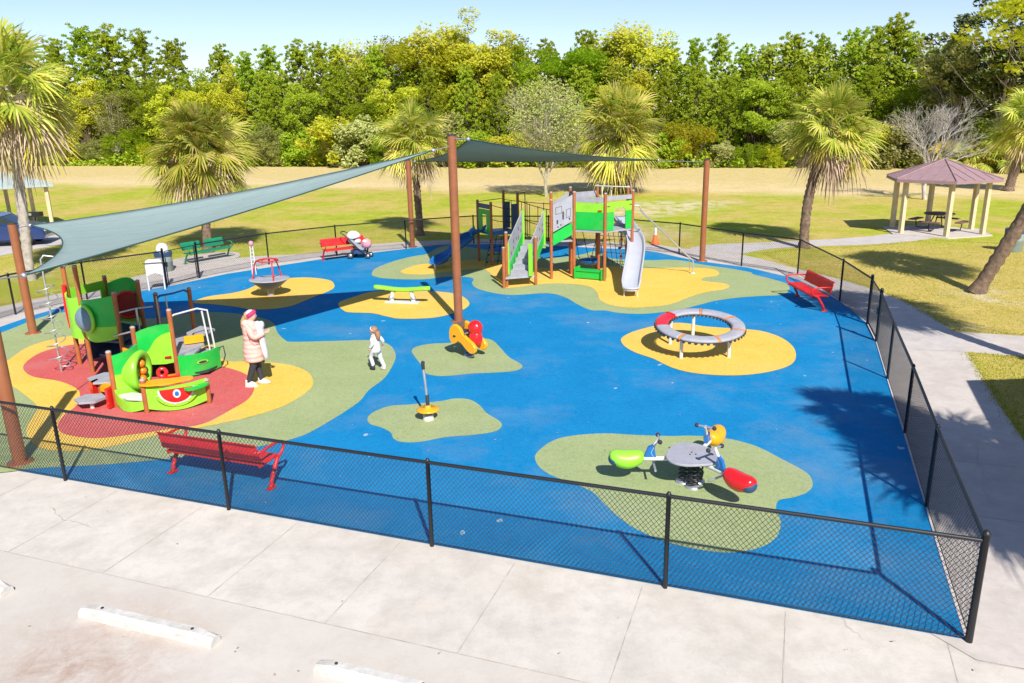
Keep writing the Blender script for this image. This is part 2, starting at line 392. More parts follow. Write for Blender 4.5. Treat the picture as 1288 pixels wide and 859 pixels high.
def fastmesh(name, verts, faces, mats, midx=None, parent=None):
    """verts Nx3 array, faces Mx4 or Mx3 array"""
    me = bpy.data.meshes.new(name); k = faces.shape[1]; nf = len(faces)
    me.vertices.add(len(verts)); me.vertices.foreach_set('co', verts.astype(np.float32).ravel())
    me.loops.add(nf * k); me.loops.foreach_set('vertex_index', faces.astype(np.int32).ravel())
    me.polygons.add(nf); me.polygons.foreach_set('loop_start', np.arange(0, nf * k, k, dtype=np.int32)); me.polygons.foreach_set('loop_total', np.full(nf, k, dtype=np.int32))
    for mm in mats: me.materials.append(mm)
    if midx is not None: me.polygons.foreach_set('material_index', midx.astype(np.int32))
    me.update(calc_edges=True); me.validate()
    o = bpy.data.objects.new(name, me); COL.objects.link(o)
    if parent is not None: o.parent = parent
    return o
def tag(o, label=None, cat=None, group=None, kind=None):
    if label: o['label'] = label
    if cat: o['category'] = cat
    if group: o['group'] = group
    if kind: o['kind'] = kind
    return o
def thing(name, loc, label, cat, group=None, rz=0):
    o = bpy.data.objects.new(name, None); COL.objects.link(o); o.empty_display_size = .1
    o.location = loc; o.rotation_euler = (0, 0, rz); return tag(o, label, cat, group)
def dup(root, loc, rz=0, label=None, scale=None):
    def cp(o, par):
        c = o.copy(); COL.objects.link(c); c.parent = par
        for ch in o.children: cp(ch, c)
        return c
    r = cp(root, None); r.location = loc; r.rotation_euler = (0, 0, rz)
    if scale: r.scale = (scale,) * 3 if isinstance(scale, (int, float)) else scale
    if label: r['label'] = label
    return r
def crom(pts, closed=True, k=6):
    n = len(pts); out = []
    for i in range(n if closed else n - 1):
        p0, p1, p2, p3 = (pts[(i - 1) % n], pts[i], pts[(i + 1) % n], pts[(i + 2) % n]) if closed else (pts[max(i - 1, 0)], pts[i], pts[i + 1], pts[min(i + 2, n - 1)])
        for j in range(k):
            t = j / k
            out.append(tuple(.5 * (2 * b + (c - a) * t + (2 * a - 5 * b + 4 * c - d) * t * t + (3 * b - a - 3 * c + d) * t ** 3) for a, b, c, d in zip(p0, p1, p2, p3)))
    if not closed: out.append(tuple(pts[-1]))
    return out
def gp(pts): return [tuple(G(*p)) for p in pts]
def sheet(name, pts, z, mat, closed_smooth=False, k=6):
    if closed_smooth: pts = crom(pts, True, k)
    mb = MB(); from mathutils.geometry import tessellate_polygon
    v = [V(p[0], p[1], 0) for p in pts]
    tris = tessellate_polygon([v])
    fs = []
    for t in tris:
        a, b, c = [v[i] for i in t]
        fs.append(t if (b - a).cross(c - a).z > 0 else t[::-1])
    mb.add([(p[0], p[1], z) for p in pts], fs)
    return tag(mb.build(name, mat), kind='structure')

# ------------------------------------------------------------------ ground and paving
Z_RUB = .02
gm = MB(); gm.add([(-400, -60, 0), (400, -60, 0), (400, 600, 0), (-400, 600, 0)], [(0, 1, 2, 3)])
tag(gm.build('ground', LAWN), kind='structure')
CORNER = G(1218, 808)
fa = Vector((-math.cos(-.349172), -math.sin(-.349172), 0))     # along the front fence, leftwards
fb = Vector((math.sin(.349172), math.cos(.349172), 0))         # into the playground
fb = Vector((-fa.y, fa.x, 0)); fb = fb if fb.y > 0 else -fb
def FR(a, b, z=0): p = CORNER + fa * a + fb * b; return V(p.x, p.y, z)
# walkway sheet round the far side of the rubber
inner = [(-230, 500), (-110, 445), (0, 412), (46, 396), (110, 378), (215, 360), (285, 345), (343, 336), (413, 325), (480, 317), (551, 309), (620, 307.5), (690, 309), (763, 313), (801, 314), (828, 318), (858, 325), (880, 329), (940, 337), (975, 345), (1003, 352), (1056, 379), (1090, 407)]
outer = [(-260, 445), (-120, 412), (0, 386), (40, 378), (90, 366), (180, 346), (222, 336), (278, 327), (330, 322), (390, 319), (455, 309), (512, 304.5), (593, 301), (632, 301.5), (690, 304), (720, 303.5), (779, 305.5), (818, 307), (858, 312.5), (912, 317), (960, 326.5), (998, 337), (1062, 353), (1103, 366)]
wi = crom(gp(inner), False, 4); wo = crom(gp(outer), False, 4)
ringpath = wi + wo[::-1]
def strip(name, A, B, z, mat, n=60):
    def res(P):
        P = [V(p) for p in P]; d = [0]
        for i in range(1, len(P)): d.append(d[-1] + (P[i] - P[i - 1]).length)
        out = []
        for k in range(n + 1):
            t = d[-1] * k / n; i = max(j for j in range(len(d)) if d[j] <= t + 1e-9); i = min(i, len(P) - 2)
            out.append(P[i].lerp(P[i + 1], (t - d[i]) / max(1e-9, d[i + 1] - d[i])))
        return out
    a, b = res(A), res(B); mb = MB()
    mb.add([(p.x, p.y, z) for p in a] + [(p.x, p.y, z) for p in b], [(i, i + 1, n + 2 + i, n + 1 + i) for i in range(n)])
    o = mb.build(name, mat); return tag(o, kind='structure')
strip('perimeter_walkway', wi, wo, .010, WALK)
# side walk right of the fence and its branches
sheet('sidewalk', gp([(1088, 400), (1103, 366), (1138, 379.5), (1164, 392), (1181, 405), (1201, 418)]) + gp([(1288, 423), (1400, 431), (1400, 458), (1288, 449.5), (1217, 443.5), (1237, 477), (1255, 507), (1288, 556), (1330, 620)]) + [tuple(FR(-4.2, -.3)), tuple(FR(-.02, -.3)), tuple(FR(.35, .02)), tuple(FR(.35, 3)), tuple(FR(.35, 6))] + gp([(1094, 440)]), .014, WALK)
sheet('pale_sidewalk_panel', gp([(1106, 437), (1094, 405), (1150, 405), (1180, 412), (1198, 423), (1213, 441), (1213, 443), (1160, 441)]), .018, WALKPALE)
sheet('gazebo_path', crom(gp([(1171, 297), (1123, 294), (1087, 298), (1021, 302), (960, 305), (905, 307), (868, 312), (880, 320), (925, 320), (970, 313), (1024, 310), (1087, 308), (1138, 305.6), (1171, 300)]), True, 3), .006, WALKPALE)
# concrete apron + parking lot
def jl(x0): return x0
S_AP = 3.9
o1 = G(164, 729); S_AP = abs((o1 - CORNER).dot(fb))
sheet('apron', [tuple(FR(-14, -S_AP)), tuple(FR(-14, -.3)), tuple(FR(-4.2, -.3)), tuple(FR(-.02, -.3)), tuple(FR(-.02, .3)), tuple(FR(40, .3)), tuple(FR(40, -S_AP))], .006, APRON)
sheet('apron_edge', [tuple(FR(-14, -.3)), tuple(FR(-14, .2)), tuple(FR(-4.2, .2)), tuple(FR(-4.2, -.3))], .005, APRON)
sheet('parking_lot', [tuple(FR(-14, -30)), tuple(FR(-14, -S_AP + .2)), tuple(FR(40, -S_AP + .2)), tuple(FR(40, -30))], .004, LOT)
jm = MB()
def jstrip(p, q, w_=.012, z=.0085):
    p, q = V(p), V(q); t = (q - p).normalized(); nn = V(-t.y, t.x, 0) * w_ / 2
    n = 24; L = []; R = []
    for i in range(n + 1):
        c = p.lerp(q, i / n); ww = nn * random.uniform(.5, 1.2)
        L.append((c.x + ww.x, c.y + ww.y, z)); R.append((c.x - ww.x, c.y - ww.y, z))
    jm.add(L + R, [(i, i + 1, n + 2 + i, n + 1 + i)[::-1] for i in range(n)])
jstrip(FR(-14, -S_AP - .01), FR(40, -S_AP - .01), .014)
a0 = (G(988, 771) - CORNER).dot(fa); a1 = (G(387.6, 664) - CORNER).dot(fa); a2 = (G(516.8, 691.6) - CORNER).dot(fa)
step = a1 - a2
k = -3
while a0 + k * step < 26:
    a = a0 + k * step
    jstrip(FR(a, -.05 if a > 0 else -.35), FR(a, -S_AP), .014); k += 1
jstrip(FR(-.02, -.3), FR(-4.1, -.35), .016)
tag(jm.build('concrete_joint', JOINT), kind='structure')
jm = MB()
for (a, b) in ((3.0, 0), (4.9, 0), (6.8, 0)): jstrip(FR(-.1, a), FR(-1.9, a + .02), .014, .0175)
tag(jm.build('sidewalk_joint', JOINT), kind='structure')
# road with pale kerb strip at far left
sheet('side_road', gp([(-260, 345), (-60, 330), (0, 322), (85, 306), (150, 300), (100, 294), (60, 297), (0, 303), (-260, 318)]), .007, WALKPALE)
sheet('bench_pad', crom(gp([(196, 348), (226, 336), (262, 330), (300, 324), (296, 317), (262, 319), (222, 326), (190, 338)]), True, 3), .016, WALK)
crk = MB()
for (p0, p1, sd_) in (((1030, 770), (1090, 800), 3), ((1245, 640), (1230, 540), 4), ((60, 640), (110, 668), 1)):
    a_, b_ = G(*p0), G(*p1); rc_ = random.Random(sd_); N_ = 30; L_ = []; R_e = []; off_ = 0; d_ = (b_ - a_).normalized(); n_2 = V(-d_.y, d_.x, 0)
    for i in range(N_ + 1):
        off_ += rc_.gauss(0, .018); c_ = a_.lerp(b_, i / N_) + n_2 * off_; w_2 = .002 * (1 - abs(i / N_ - .5) * 1.6) + .001
        L_.append((c_.x + n_2.x * w_2, c_.y + n_2.y * w_2, .0192)); R_e.append((c_.x - n_2.x * w_2, c_.y - n_2.y * w_2, .0192))
    crk.add(L_ + R_e, [(i, i + 1, N_ + 2 + i, N_ + 1 + i)[::-1] for i in range(N_)])
tag(crk.build('concrete_crack', JOINT), kind='structure')
# rubber
rub = [tuple(FR(40, .02)), tuple(FR(0.03, .02)), tuple(FR(.03, 3)), tuple(FR(.03, 6))] + gp([(1102, 432)]) + gp([(p[0], p[1]) for p in inner[::-1]])
rub = [tuple(p) for p in rub]
mbr = MB()
sheet('rubber_surface', rub, Z_RUB, BLUE)
def patch(name, px, mat, z, k=5): return sheet(name, gp(px), z, mat, True, k)
P_LEFTGREEN = [(-230, 520), (-110, 458), (0, 420), (46, 402), (77, 394), (120, 392), (180, 402), (248, 394), (280, 394), (310, 397), (341, 405), (349, 419), (359, 429), (369, 431), (418, 430), (468, 429), (490, 435), (497.6, 447), (494.7, 459), (483.8, 476.5), (464, 492), (450, 508), (408, 535), (373, 552), (310, 566), (250, 574), (199, 580), (130, 586), (93, 588), (40, 591), (0, 596), (-80, 600), (-260, 600)]
patch('green_rubber_patch', P_LEFTGREEN, GREEN, Z_RUB + .004)
P_CG = [(468, 344), (473, 338), (496, 329), (520, 323), (537, 320), (551, 312.5), (568, 310), (600, 313), (640, 320), (690, 325), (730, 321), (750, 316.5), (768, 325.5), (814, 328), (842, 327.3), (862, 329), (880, 333), (915, 338), (943, 343), (948, 346), (970, 351.6), (990, 358), (992, 367), (980, 372), (962, 373), (931, 375), (901, 379), (881, 384), (857, 390), (830, 394), (806, 395.7), (780, 394.7), (760, 391.5), (743, 391), (727, 384), (710, 374.5), (688, 369.6), (648, 372), (628, 370.5), (613, 367.6), (599, 363), (593.6, 357), (596, 352), (590, 349.5), (580, 349), (559, 349), (535, 352), (504, 352), (481, 350.6), (469, 347.5)]
patch('green_rubber_patch', P_CG, GREEN, Z_RUB + .004)
patch('green_rubber_patch', [(518, 442), (524.5, 437), (542, 433.5), (568, 432), (604, 427), (619, 429), (629.5, 438.6), (640, 450), (655, 459), (656, 464), (645, 468), (619, 470), (593.6, 471), (568, 473.7), (550, 474), (535, 470.6), (532, 463), (522, 450)], GREEN, Z_RUB + .004)
patch('green_rubber_patch', [(462.5, 527), (471, 519), (491, 512), (517, 510), (552.7, 506), (573, 502.6), (591, 504), (604, 511.6), (611.6, 520.5), (629.5, 532), (629.5, 540), (619, 545), (593.6, 548.7), (563, 551), (529.6, 557), (509, 557.7), (496, 554), (491, 545), (478, 538.5), (465.6, 534.6)], GREEN, Z_RUB + .004)
patch('green_rubber_patch', [(673, 577), (678, 568), (695, 556), (719, 549.6), (760, 546.6), (801.6, 548.7), (843, 550), (872, 549.6), (911, 552.5), (949, 562), (984.6, 579.7), (1014, 596), (1022, 609), (1017, 619.5), (999, 627), (980, 631), (976, 641.6), (981.6, 656), (978.7, 674), (964, 687), (940, 694.7), (911, 697), (872, 692), (837, 683), (807.5, 671), (787, 659), (763, 638.7), (745.6, 621), (719, 609), (692.5, 599), (678, 588.5)], GREEN, Z_RUB + .004)
P_LY = [(-2, 462), (12, 453), (37, 437), (75, 426), (110, 422), (160, 425), (215, 430), (261, 434), (273, 440), (276, 450), (289, 456), (310, 456), (357, 459), (385, 468), (394, 481), (388, 493), (357, 512), (310, 527), (248, 540), (199, 549), (140, 563), (93, 569), (56, 566), (37, 555), (34, 540), (43, 524), (47, 512), (25, 493), (12, 484), (3, 471)]
patch('yellow_rubber_patch', P_LY, YELLOW, Z_RUB + .008)
patch('yellow_rubber_patch', [(243, 381.5), (261.5, 374), (292, 369.5), (310, 365), (324, 359), (345, 353), (366, 350.5), (390, 350), (413, 353), (420, 358), (417.6, 365), (390, 376.5), (366, 386), (338, 390), (315, 390), (296.5, 387), (270, 384)], YELLOW, Z_RUB + .008)
patch('yellow_rubber_patch', [(425.5, 384.5), (430, 379.5), (448, 373.6), (472, 367.5), (529.6, 367), (555, 368), (578, 372), (590, 381), (586, 388.6), (568, 396), (542, 401), (504, 402), (486, 399), (468, 395), (440, 394), (432, 391.4)], YELLOW, Z_RUB + .008)
patch('yellow_rubber_patch', [(781, 429.6), (784, 424.6), (796, 418.5), (820.6, 411.5), (845, 407.4), (865, 408), (885, 411.5), (911, 413.5), (941.7, 415.5), (962, 418.5), (982, 425.6), (996, 435.7), (1001, 446.8), (998, 457), (986, 464), (962, 470), (931.6, 473.4), (897, 473), (869, 470), (849, 465), (834.7, 459), (820.6, 452), (800, 445), (786, 437)], YELLOW, Z_RUB + .008)
P_CY = [(504, 342), (512, 338), (527.6, 333.5), (543, 332), (600, 328), (640, 333), (710, 340), (763, 336), (785, 337), (812.7, 338.5), (848, 337.5), (868, 337.5), (894, 339), (903.8, 342.8), (901.8, 347.8), (888, 349.8), (882, 352.7), (888, 354.7), (911.7, 357.7), (917.6, 361.6), (907.7, 365.6), (888, 368.6), (868, 374.5), (844.4, 383.4), (818.7, 387), (793, 388), (769, 385), (755, 378.5), (751, 368.6), (741.5, 361.6), (719.7, 358), (690, 357.7), (674, 359), (640, 363), (628, 358), (622, 350), (612, 341), (600, 339), (560, 343), (537, 346), (515, 346), (506, 344)]
patch('yellow_rubber_patch', P_CY, YELLOW, Z_RUB + .008)
P_R = [(29.5, 462), (47, 447), (71, 439), (102, 434), (150, 434), (200, 440), (235, 448), (261, 456), (279.5, 462), (307, 471), (320, 484), (314, 502), (289, 518), (255, 535), (217, 541), (161.5, 549), (118, 553), (81, 547.5), (73, 537), (81, 524), (96, 512), (101, 499), (96, 490), (75, 481), (40, 474.5)]
patch('red_rubber_patch', P_R, RED, Z_RUB + .012)

# parking stops
def parking_stop(px0, px1, label):
    a, b = G(*px0), G(*px1); d = (b - a); L = d.length; d.normalize()
    n = V(-d.y, d.x, 0); prof = [(-.085, 0), (.085, 0), (.075, .09), (.045, .13), (-.045, .13), (-.075, .09)]
    t = thing('parking_stop', (a + b) / 2, label, 'parking stop', 'parking stops in front of the fence')
    mb = MB(); N = 8; vs = []
    for i in range(N + 1):
        s_ = i / N; tap = .62 if i in (0, N) else 1
        for x, z in prof: p = a + d * (L * (s_ if 0 < i < N else (s_))) + n * (x * (tap if z > .1 else 1)); vs.append((p.x, p.y, z * (1 if 0 < i < N else .72) + .006))
    fs = []
    for i in range(N):
        for k in range(6): p = i * 6 + k; q = i * 6 + (k + 1) % 6; fs.append((p, q, q + 6, p + 6))
    fs += [tuple(range(6))[::-1], tuple(range(N * 6, N * 6 + 6))]
    mb.add(vs, fs); mb.build('block', M['offwhite'], t)
    for s_ in (.16, .84):
        p = a + d * L * s_; c = MB().lathe([(.018, 0), (.018, .012), (0.001, .014)], (p.x, p.y, .134), 8); c.build('anchor_pin', M['dark'], t)
d_ = (G(270, 812) - G(105, 775)); d_.z = 0
parking_stop((106, 772), (272, 811), 'white painted concrete parking stop left of centre, fully in view, below the long red bench')
parking_stop((-75, 720), (10, 748), 'white concrete parking stop cut off at the left edge of the photo')
parking_stop((400, 843), (560, 882), 'white concrete parking stop mostly cut off by the bottom edge')

# ------------------------------------------------------------------ chain link fences
FH = 1.22
def fence_mesh_run(mb, p0, p1, z0=.05, h=FH - .05, pitch=.062, r=.0026):
    p0, p1 = V(p0.x, p0.y, 0), V(p1.x, p1.y, 0); L = (p1 - p0).length; d = (p1 - p0) / L; n = V(-d.y, d.x, 0)
    hh = h; slope = .85   # horizontal travel per unit height
    run = hh * slope; k = -int(run / pitch) - 1; lines = []
    while k * pitch < L:
        x0 = k * pitch; x1 = x0 + run
        a, b = max(x0, 0), min(x1, L)
        if b > a: lines.append((a, z0 + (a - x0) / slope, b, z0 + (b - x0) / slope)); lines.append((L - a, z0 + (a - x0) / slope, L - b, z0 + (b - x0) / slope))
        k += 1
    for i, (xa, za, xb, zb) in enumerate(lines):
        off = n * (.003 if i % 2 else -.003)
        A = p0 + d * xa + off + V(0, 0, za); B = p0 + d * xb + off + V(0, 0, zb)
        t = (B - A)
        if t.length < .02: continue
        t.normalize(); u = t.cross(n).normalized()
        vs = []
        for P_ in (A, B):
            for an in (0, 2.094, 4.189): vs.append(P_ + (u * math.cos(an) + n * math.sin(an)) * r)
        mb.add(vs, [(0, 1, 4, 3), (1, 2, 5, 4), (2, 0, 3, 5)])
def fence(name, pts, label, posts=None, rail_r=.024, post_r=.028, thick_ends=(), pitch=.062, wr=.0034, rail=True):
    pts = [V(p.x, p.y, 0) for p in pts]
    t = thing(name, pts[0], label, 'fence')
    wm = MB(); rl = MB()
    for i in range(len(pts) - 1): fence_mesh_run(wm, pts[i], pts[i + 1], pitch=pitch, r=wr)
    wm.build('wire_mesh', M['mesh'], t)
    MB().tube([p + V(0, 0, FH - .01) for p in pts], rail_r, 8).build('top_rail', M['black'], t)
    MB().tube([p + V(0, 0, .06) for p in pts], .006, 5).build('bottom_wire', M['black'], t)
    for i, p in enumerate(posts if posts is not None else pts):
        p = V(p.x, p.y, 0); big = i in thick_ends; rr = .038 if big else post_r; hh = FH + (.06 if big else .0)
        MB().lathe([(rr, -.05), (rr, hh), (rr * 1.15, hh), (rr * 1.15, hh + .015), (rr * .6, hh + .045), (.001, hh + .05)], p, 10).build('post', M['black'], t)
    return t
LF = (G(82, 604.7) - CORNER).dot(fa)
af = [0] + [(G(*p) - CORNER).dot(fa) for p in ((837, 738), (547, 683), (290, 640), (82, 605))]
stepf = (af[-1] - af[1]) / 3
af += [af[-1] + stepf * i for i in range(1, 4)]
fence('chain_link_fence', [FR(a, 0) for a in af], 'long black chain link fence along the concrete in front of the playground', thick_ends=(0,))
gr = G(1103, 431); bf = (gr - CORNER).dot(fb)
gr0 = FR(-.0, bf); 
rp = [FR(-.0, .001), FR(0, 2.65), FR(0, 5.0), FR(0, 7.4), FR(0, bf)]
rp = [CORNER.lerp(G(1102, 430), s_) for s_ in (0.006, .26, .5, .74, 1)]
rp = [V(CORNER.x, CORNER.y, 0), G(1165, 638), G(1138, 545), G(1116, 477), G(1102, 430)]
RB = [rp[0] + fb * .06] + rp[1:]
fence('chain_link_fence', RB, 'black chain link fence running away along the right side of the playground', posts=RB[1:], thick_ends=(3,), pitch=.075, wr=.0026)
gl = G(1091, 408)
back = [gl, G(1056, 379), G(1003, 346), G(932.5, 335), G(854, 320), G(782, 312), G(690, 307.5), G(596, 306.5), G(511, 313), G(424, 321.5), G(338.5, 333), G(251, 350)]
fence('chain_link_fence', back, 'black chain link fence curving behind the play structures between the two gates', thick_ends=(0, 11), pitch=.075, wr=.0028)
lf = [G(210, 360.5), G(110, 377), G(20, 396), G(-90, 430), G(-230, 480)]
fence('chain_link_fence', lf, 'black chain link fence behind the toddler structure, left of the left gate', thick_ends=(0,), pitch=.07)
def gate(p0, p1, label):
    p0, p1 = V(p0.x, p0.y, 0), V(p1.x, p1.y, 0); d = (p1 - p0).normalized()
    p0 = p0 + d * .09; p1 = p1 - d * .09
    t = thing('gate', p0, label, 'gate'); h = FH - .02
    MB().tube([p0 + V(0, 0, .08), p0 + V(0, 0, h), p1 + V(0, 0, h), p1 + V(0, 0, .08), p0 + V(0, 0, .08)], .021, 8).build('gate_frame', M['black'], t)
    wm = MB(); fence_mesh_run(wm, p0, p1, .09, h - .1, .07); wm.build('wire_mesh', M['black'], t)
    mid = p1 + V(0, 0, .75); MB().box(mid, (.09, .07, .16)).build('latch', M['black'], t)
    for z in (.25, 1.0): MB().tube([p0 - d * .09 + V(0, 0, z), p0 + V(0, 0, z)], .018, 6).build('hinge', M['black'], t)
gate(G(1091, 408), G(1102, 430), 'black chain link gate at the right side, beside the concrete path')
gate(G(251, 350), G(210, 360.5), 'black chain link gate at the left, in front of the green bench')

# ------------------------------------------------------------------ shade posts and sails
def shade_post(base, h, label, r=.105, top=None):
    base = V(base.x, base.y, 0); t = thing('shade_post', base, label, 'post', None); topp = base + V(0, 0, h) if top is None else V(top)
    MB().tube([base, topp], r, 20).build('pole', M['shadepost'], t)
    MB().lathe([(r * 1.04, h - .002), (r * 1.04, h + .02), (r * .6, h + .045), (.001, h + .05)], base, 20).build('post_cap', M['dark'], t)
    MB().lathe([(r * 1.9, .02), (r * 1.9, .04), (r, .045)], base, 20).build('base_plate', M['shadepost'], t)
    return topp
T1 = shade_post(G(577, 405), 4.93, 'tallest orange brown steel shade post, where both shade sails meet', .115)
T2 = shade_post(G(42, 420), 2.95, 'orange brown shade post in front of the pale palm trunk at the left', .105)
T0 = shade_post(G(26, 583), 3.25, 'orange brown shade post just behind the front fence at the left edge', .105)
T3 = shade_post(G(519, 311), 3.65, 'orange brown shade post behind the green rocking board, by the back fence', .105)
T4 = shade_post(G(883, 329), 3.7, 'orange brown shade post right of the grey slide', .105)
def sail(corners, label, curve=(.09, .09, .09), droop=.25, posts=(), N=26, name='shade_sail'):
    A, B, C = [V(c) for c in corners]; cen = (A + B + C) / 3
    def edge(P_, Q, s_, cv): # point on edge curved towards the centre
        m_ = (P_ + Q) / 2; inw = (cen - m_); b = 4 * s_ * (1 - s_); return P_.lerp(Q, s_) + inw * cv * b * 2.2 - V(0, 0, droop * .35 * b)
    top = thing(name, A, label, 'shade sail')
    idx = {}; vs = []
    for i in range(N + 1):
        for j in range(N + 1 - i):
            a, b = i / N, j / N; c = 1 - a - b
            # transfinite blend of the three curved edges
            p = A * a + B * b + C * c
            d = V(0, 0, 0)
            for (P_, Q, wp, wq, wr_, cv) in ((A, B, a, b, c, curve[0]), (B, C, b, c, a, curve[1]), (C, A, c, a, b, curve[2])):
                if wp + wq > 1e-6:
                    s_ = wq / (wp + wq); d += (edge(P_, Q, s_, cv) - P_.lerp(Q, s_)) * (wp + wq) ** 2
            z = -droop * 27 * a * b * c * .6
            idx[i, j] = len(vs); vs.append(p + d + V(0, 0, z))
    fs = []
    for i in range(N):
        for j in range(N - i):
            fs.append((idx[i, j], idx[i + 1, j], idx[i, j + 1]))
            if j < N - i - 1: fs.append((idx[i + 1, j], idx[i + 1, j + 1], idx[i, j + 1]))
    mb = MB(); mb.add(vs, fs, True); o = mb.build('canopy', M['sail'], top)
    so = o.modifiers.new('s', 'SOLIDIFY'); so.thickness = .006
    E = [[vs[idx[i, 0]] for i in range(N + 1)], [vs[idx[0, j]] for j in range(N + 1)], [vs[idx[i, N - i]] for i in range(N + 1)]]
    for e in E: MB().tube(e, .016, 6).build('edge_hem', M['sailedge'], top)
    for i in range(3, N - 2, 4):
        MB().tube([V(vs[idx[i, j]]) + V(0, 0, .006) for j in range(N + 1 - i)], .007, 4).build('seam', M['sailseam'], top)
    for c, p in zip((A, B, C), posts):
        if p is None: continue
        MB().tube([c, V(p)], .012, 6).build('cable', M['steel'], top)
        MB().ell(c, (.05, .05, .05)).build('corner_ring', M['steel'], top)
    return top
sail([G(30, 346.5, 2.95), G(38, 283.5, 2.85), G(545, 189, 4.6)], 'large pale grey green triangular shade sail over the left of the playground', (.10, .05, .03), .30, (T0 - V(0, 0, .15), T2 - V(0, 0, .12), T1 - V(0, 0, .25)))
sail([G(589, 175, 4.85), G(522, 203, 3.5), G(828, 201.5, 3.62)], 'dark green triangular shade sail over the middle play structure, seen from below', (.05, .05, .07), .12, (T1 - V(0, 0, .06), T3 - V(0, 0, .1), T4 - V(0, 0, .08)))

# ------------------------------------------------------------------ benches
def make_bench(col, label, length=1.83, gap=False):
    t = thing('park_bench', (0, 0, 0), label, 'bench')
    # local: x along, +y = front
    def slab(name, sec, mat, x0, x1):
        mb = MB(); n = len(sec); N = 1
        vs = []; th = .022
        for x in (x0, x0 + .012, x1 - .012, x1):
            for i, (y, z) in enumerate(sec): vs.append((x, y, z))
            for i, (y, z) in enumerate(sec): vs.append((x, y - (0 if name == 'seat' else th), z - (th if name == 'seat' else 0)))
        fs = []; W2 = 2 * n
        for l in range(3):
            o = l * W2
            for i in range(n - 1):
                fs.append((o + i, o + i + 1, o + W2 + i + 1, o + W2 + i)); fs.append((o + n + i + 1, o + n + i, o + W2 + n + i, o + W2 + n + i + 1))
            fs.append((o, o + W2, o + W2 + n, o + n)); fs.append((o + n - 1, o + 2 * n - 1, o + W2 + 2 * n - 1, o + W2 + n - 1))
        for o in (0, 3 * W2):
            for i in range(n - 1): fs.append((o + i, o + n + i, o + n + i + 1, o + i + 1) if o == 0 else (o + i, o + i + 1, o + n + i + 1, o + n + i))
        mb.add(vs, fs); return mb.build(name, mat, t, world=False)
    h = length / 2
    slab('seat', [(-.20, .425), (-.16, .43), (-.05, .44), (.08, .445), (.18, .445), (.225, .43), (.24, .40)], col, -h, h)
    bs = [(-.235, .50), (-.25, .56), (-.275, .66), (-.295, .76), (-.32, .80), (-.345, .80)]
    if gap: slab('backrest', bs, col, -h, -.12); slab('backrest', bs, col, .12, h)
    else: slab('backrest', bs, col, -h, h)
    for s_ in (-1, 1):
        x = s_ * (h - .05)
        X = x + s_ * .075
        MB().tube([(X, .10, .40), (X, .24, .46), (X, .30, .55), (X, .27, .63), (X, .15, .665), (X, -.10, .67), (X, -.26, .66), (x, -.29, .66)], .024, 8).build('arm_frame', col, t, world=False)
        MB().tube([(X, -.10, .02), (X, -.07, .12), (X, .04, .30), (X, .12, .415)], .034, 8).build('leg', col, t, world=False)
        MB().box((X, -.10, .012), (.09, .16, .02)).build('foot_plate', col, t, world=False)
        MB().tube([(x, -.22, .40), (x, .10, .41), (x, .27, .38)], .02, 8).build('seat_bracket', col, t, world=False)
    mb = MB(); mb.tube([(-h + .05, 0, .395), (h - .05, 0, .395)], .018, 8).build('stretcher', col, t, world=False)
    return t
b0 = make_bench(M['benchred'], 'long red metal bench behind the front fence, seen from its back')
ang = math.atan2(-fa.y, -fa.x)
c0 = (G(221, 597) + G(338, 614)) / 2 + fb * .10
b0.location = (c0.x, c0.y, Z_RUB); b0.rotation_euler = (0, 0, ang)
c1 = (G(1035, 391) + G(1004.5, 374.5)) / 2
b1 = dup(b0, (c1.x - .10, c1.y, Z_RUB), math.radians(90 + 2), 'red metal bench near the right gate, facing the playground')
c2 = (G(403, 328) + G(468, 322)) / 2; d2 = G(468, 320) - G(403, 328)
b2 = dup(b0, (c2.x, c2.y - .05, Z_RUB), math.atan2(d2.y, d2.x) + PI, 'red metal bench at the back fence, beside the stroller')
for b in (b0, b1, b2): b['group'] = 'red metal benches'
gb = make_bench(M['benchgreen'], 'green metal park bench outside the fence under the palm at the left', 1.9, gap=True)
d3 = G(284, 324) - G(243, 331.5); c3 = (G(284, 324) + G(240, 332)) / 2
gb.location = (c3.x, c3.y, .016); gb.rotation_euler = (0, 0, math.atan2(d3.y, d3.x) + PI)

# ------------------------------------------------------------------ ring spinner
ZR = Z_RUB + .012
rc = V(4.38, 17.66, 0)
t = thing('ring_spinner', (rc.x, rc.y, ZR), 'large tilted grey spinning ring with one red segment, on the yellow patch', 'playground spinner')
tilt = math.radians(7); ax = V(.0, -math.sin(tilt), math.cos(tilt)); Q = V(0, 0, 1).rotation_difference(ax).to_matrix()
cz = V(rc.x, rc.y, .64)
RG = .87
def ringseg(a0, a1, ro, ri, th, name, mat, n):
    mb = MB(); vs = []; prof = []
    for k in range(12):
        b = 2 * PI * k / 12; prof.append(((ro + ri) / 2 + (ro - ri) / 2 * (abs(math.cos(b)) ** .6) * (1 if math.cos(b) > 0 else -1), th / 2 * (abs(math.sin(b)) ** .6) * (1 if math.sin(b) > 0 else -1)))
    for i in range(n + 1):
        a = a0 + (a1 - a0) * i / n
        for r, z in prof: vs.append(cz + Q @ V(r * math.cos(a), r * math.sin(a), z))
    fs = [(i * 12 + k, (i + 1) * 12 + k, (i + 1) * 12 + (k + 1) % 12, i * 12 + (k + 1) % 12) for i in range(n) for k in range(12)]
    fs += [tuple(range(12)), tuple(range(n * 12, n * 12 + 12))[::-1]]
    mb.add(vs, fs, True); return mb.build(name, mat, t)
seg = 2 * PI / 7; st = math.radians(128)
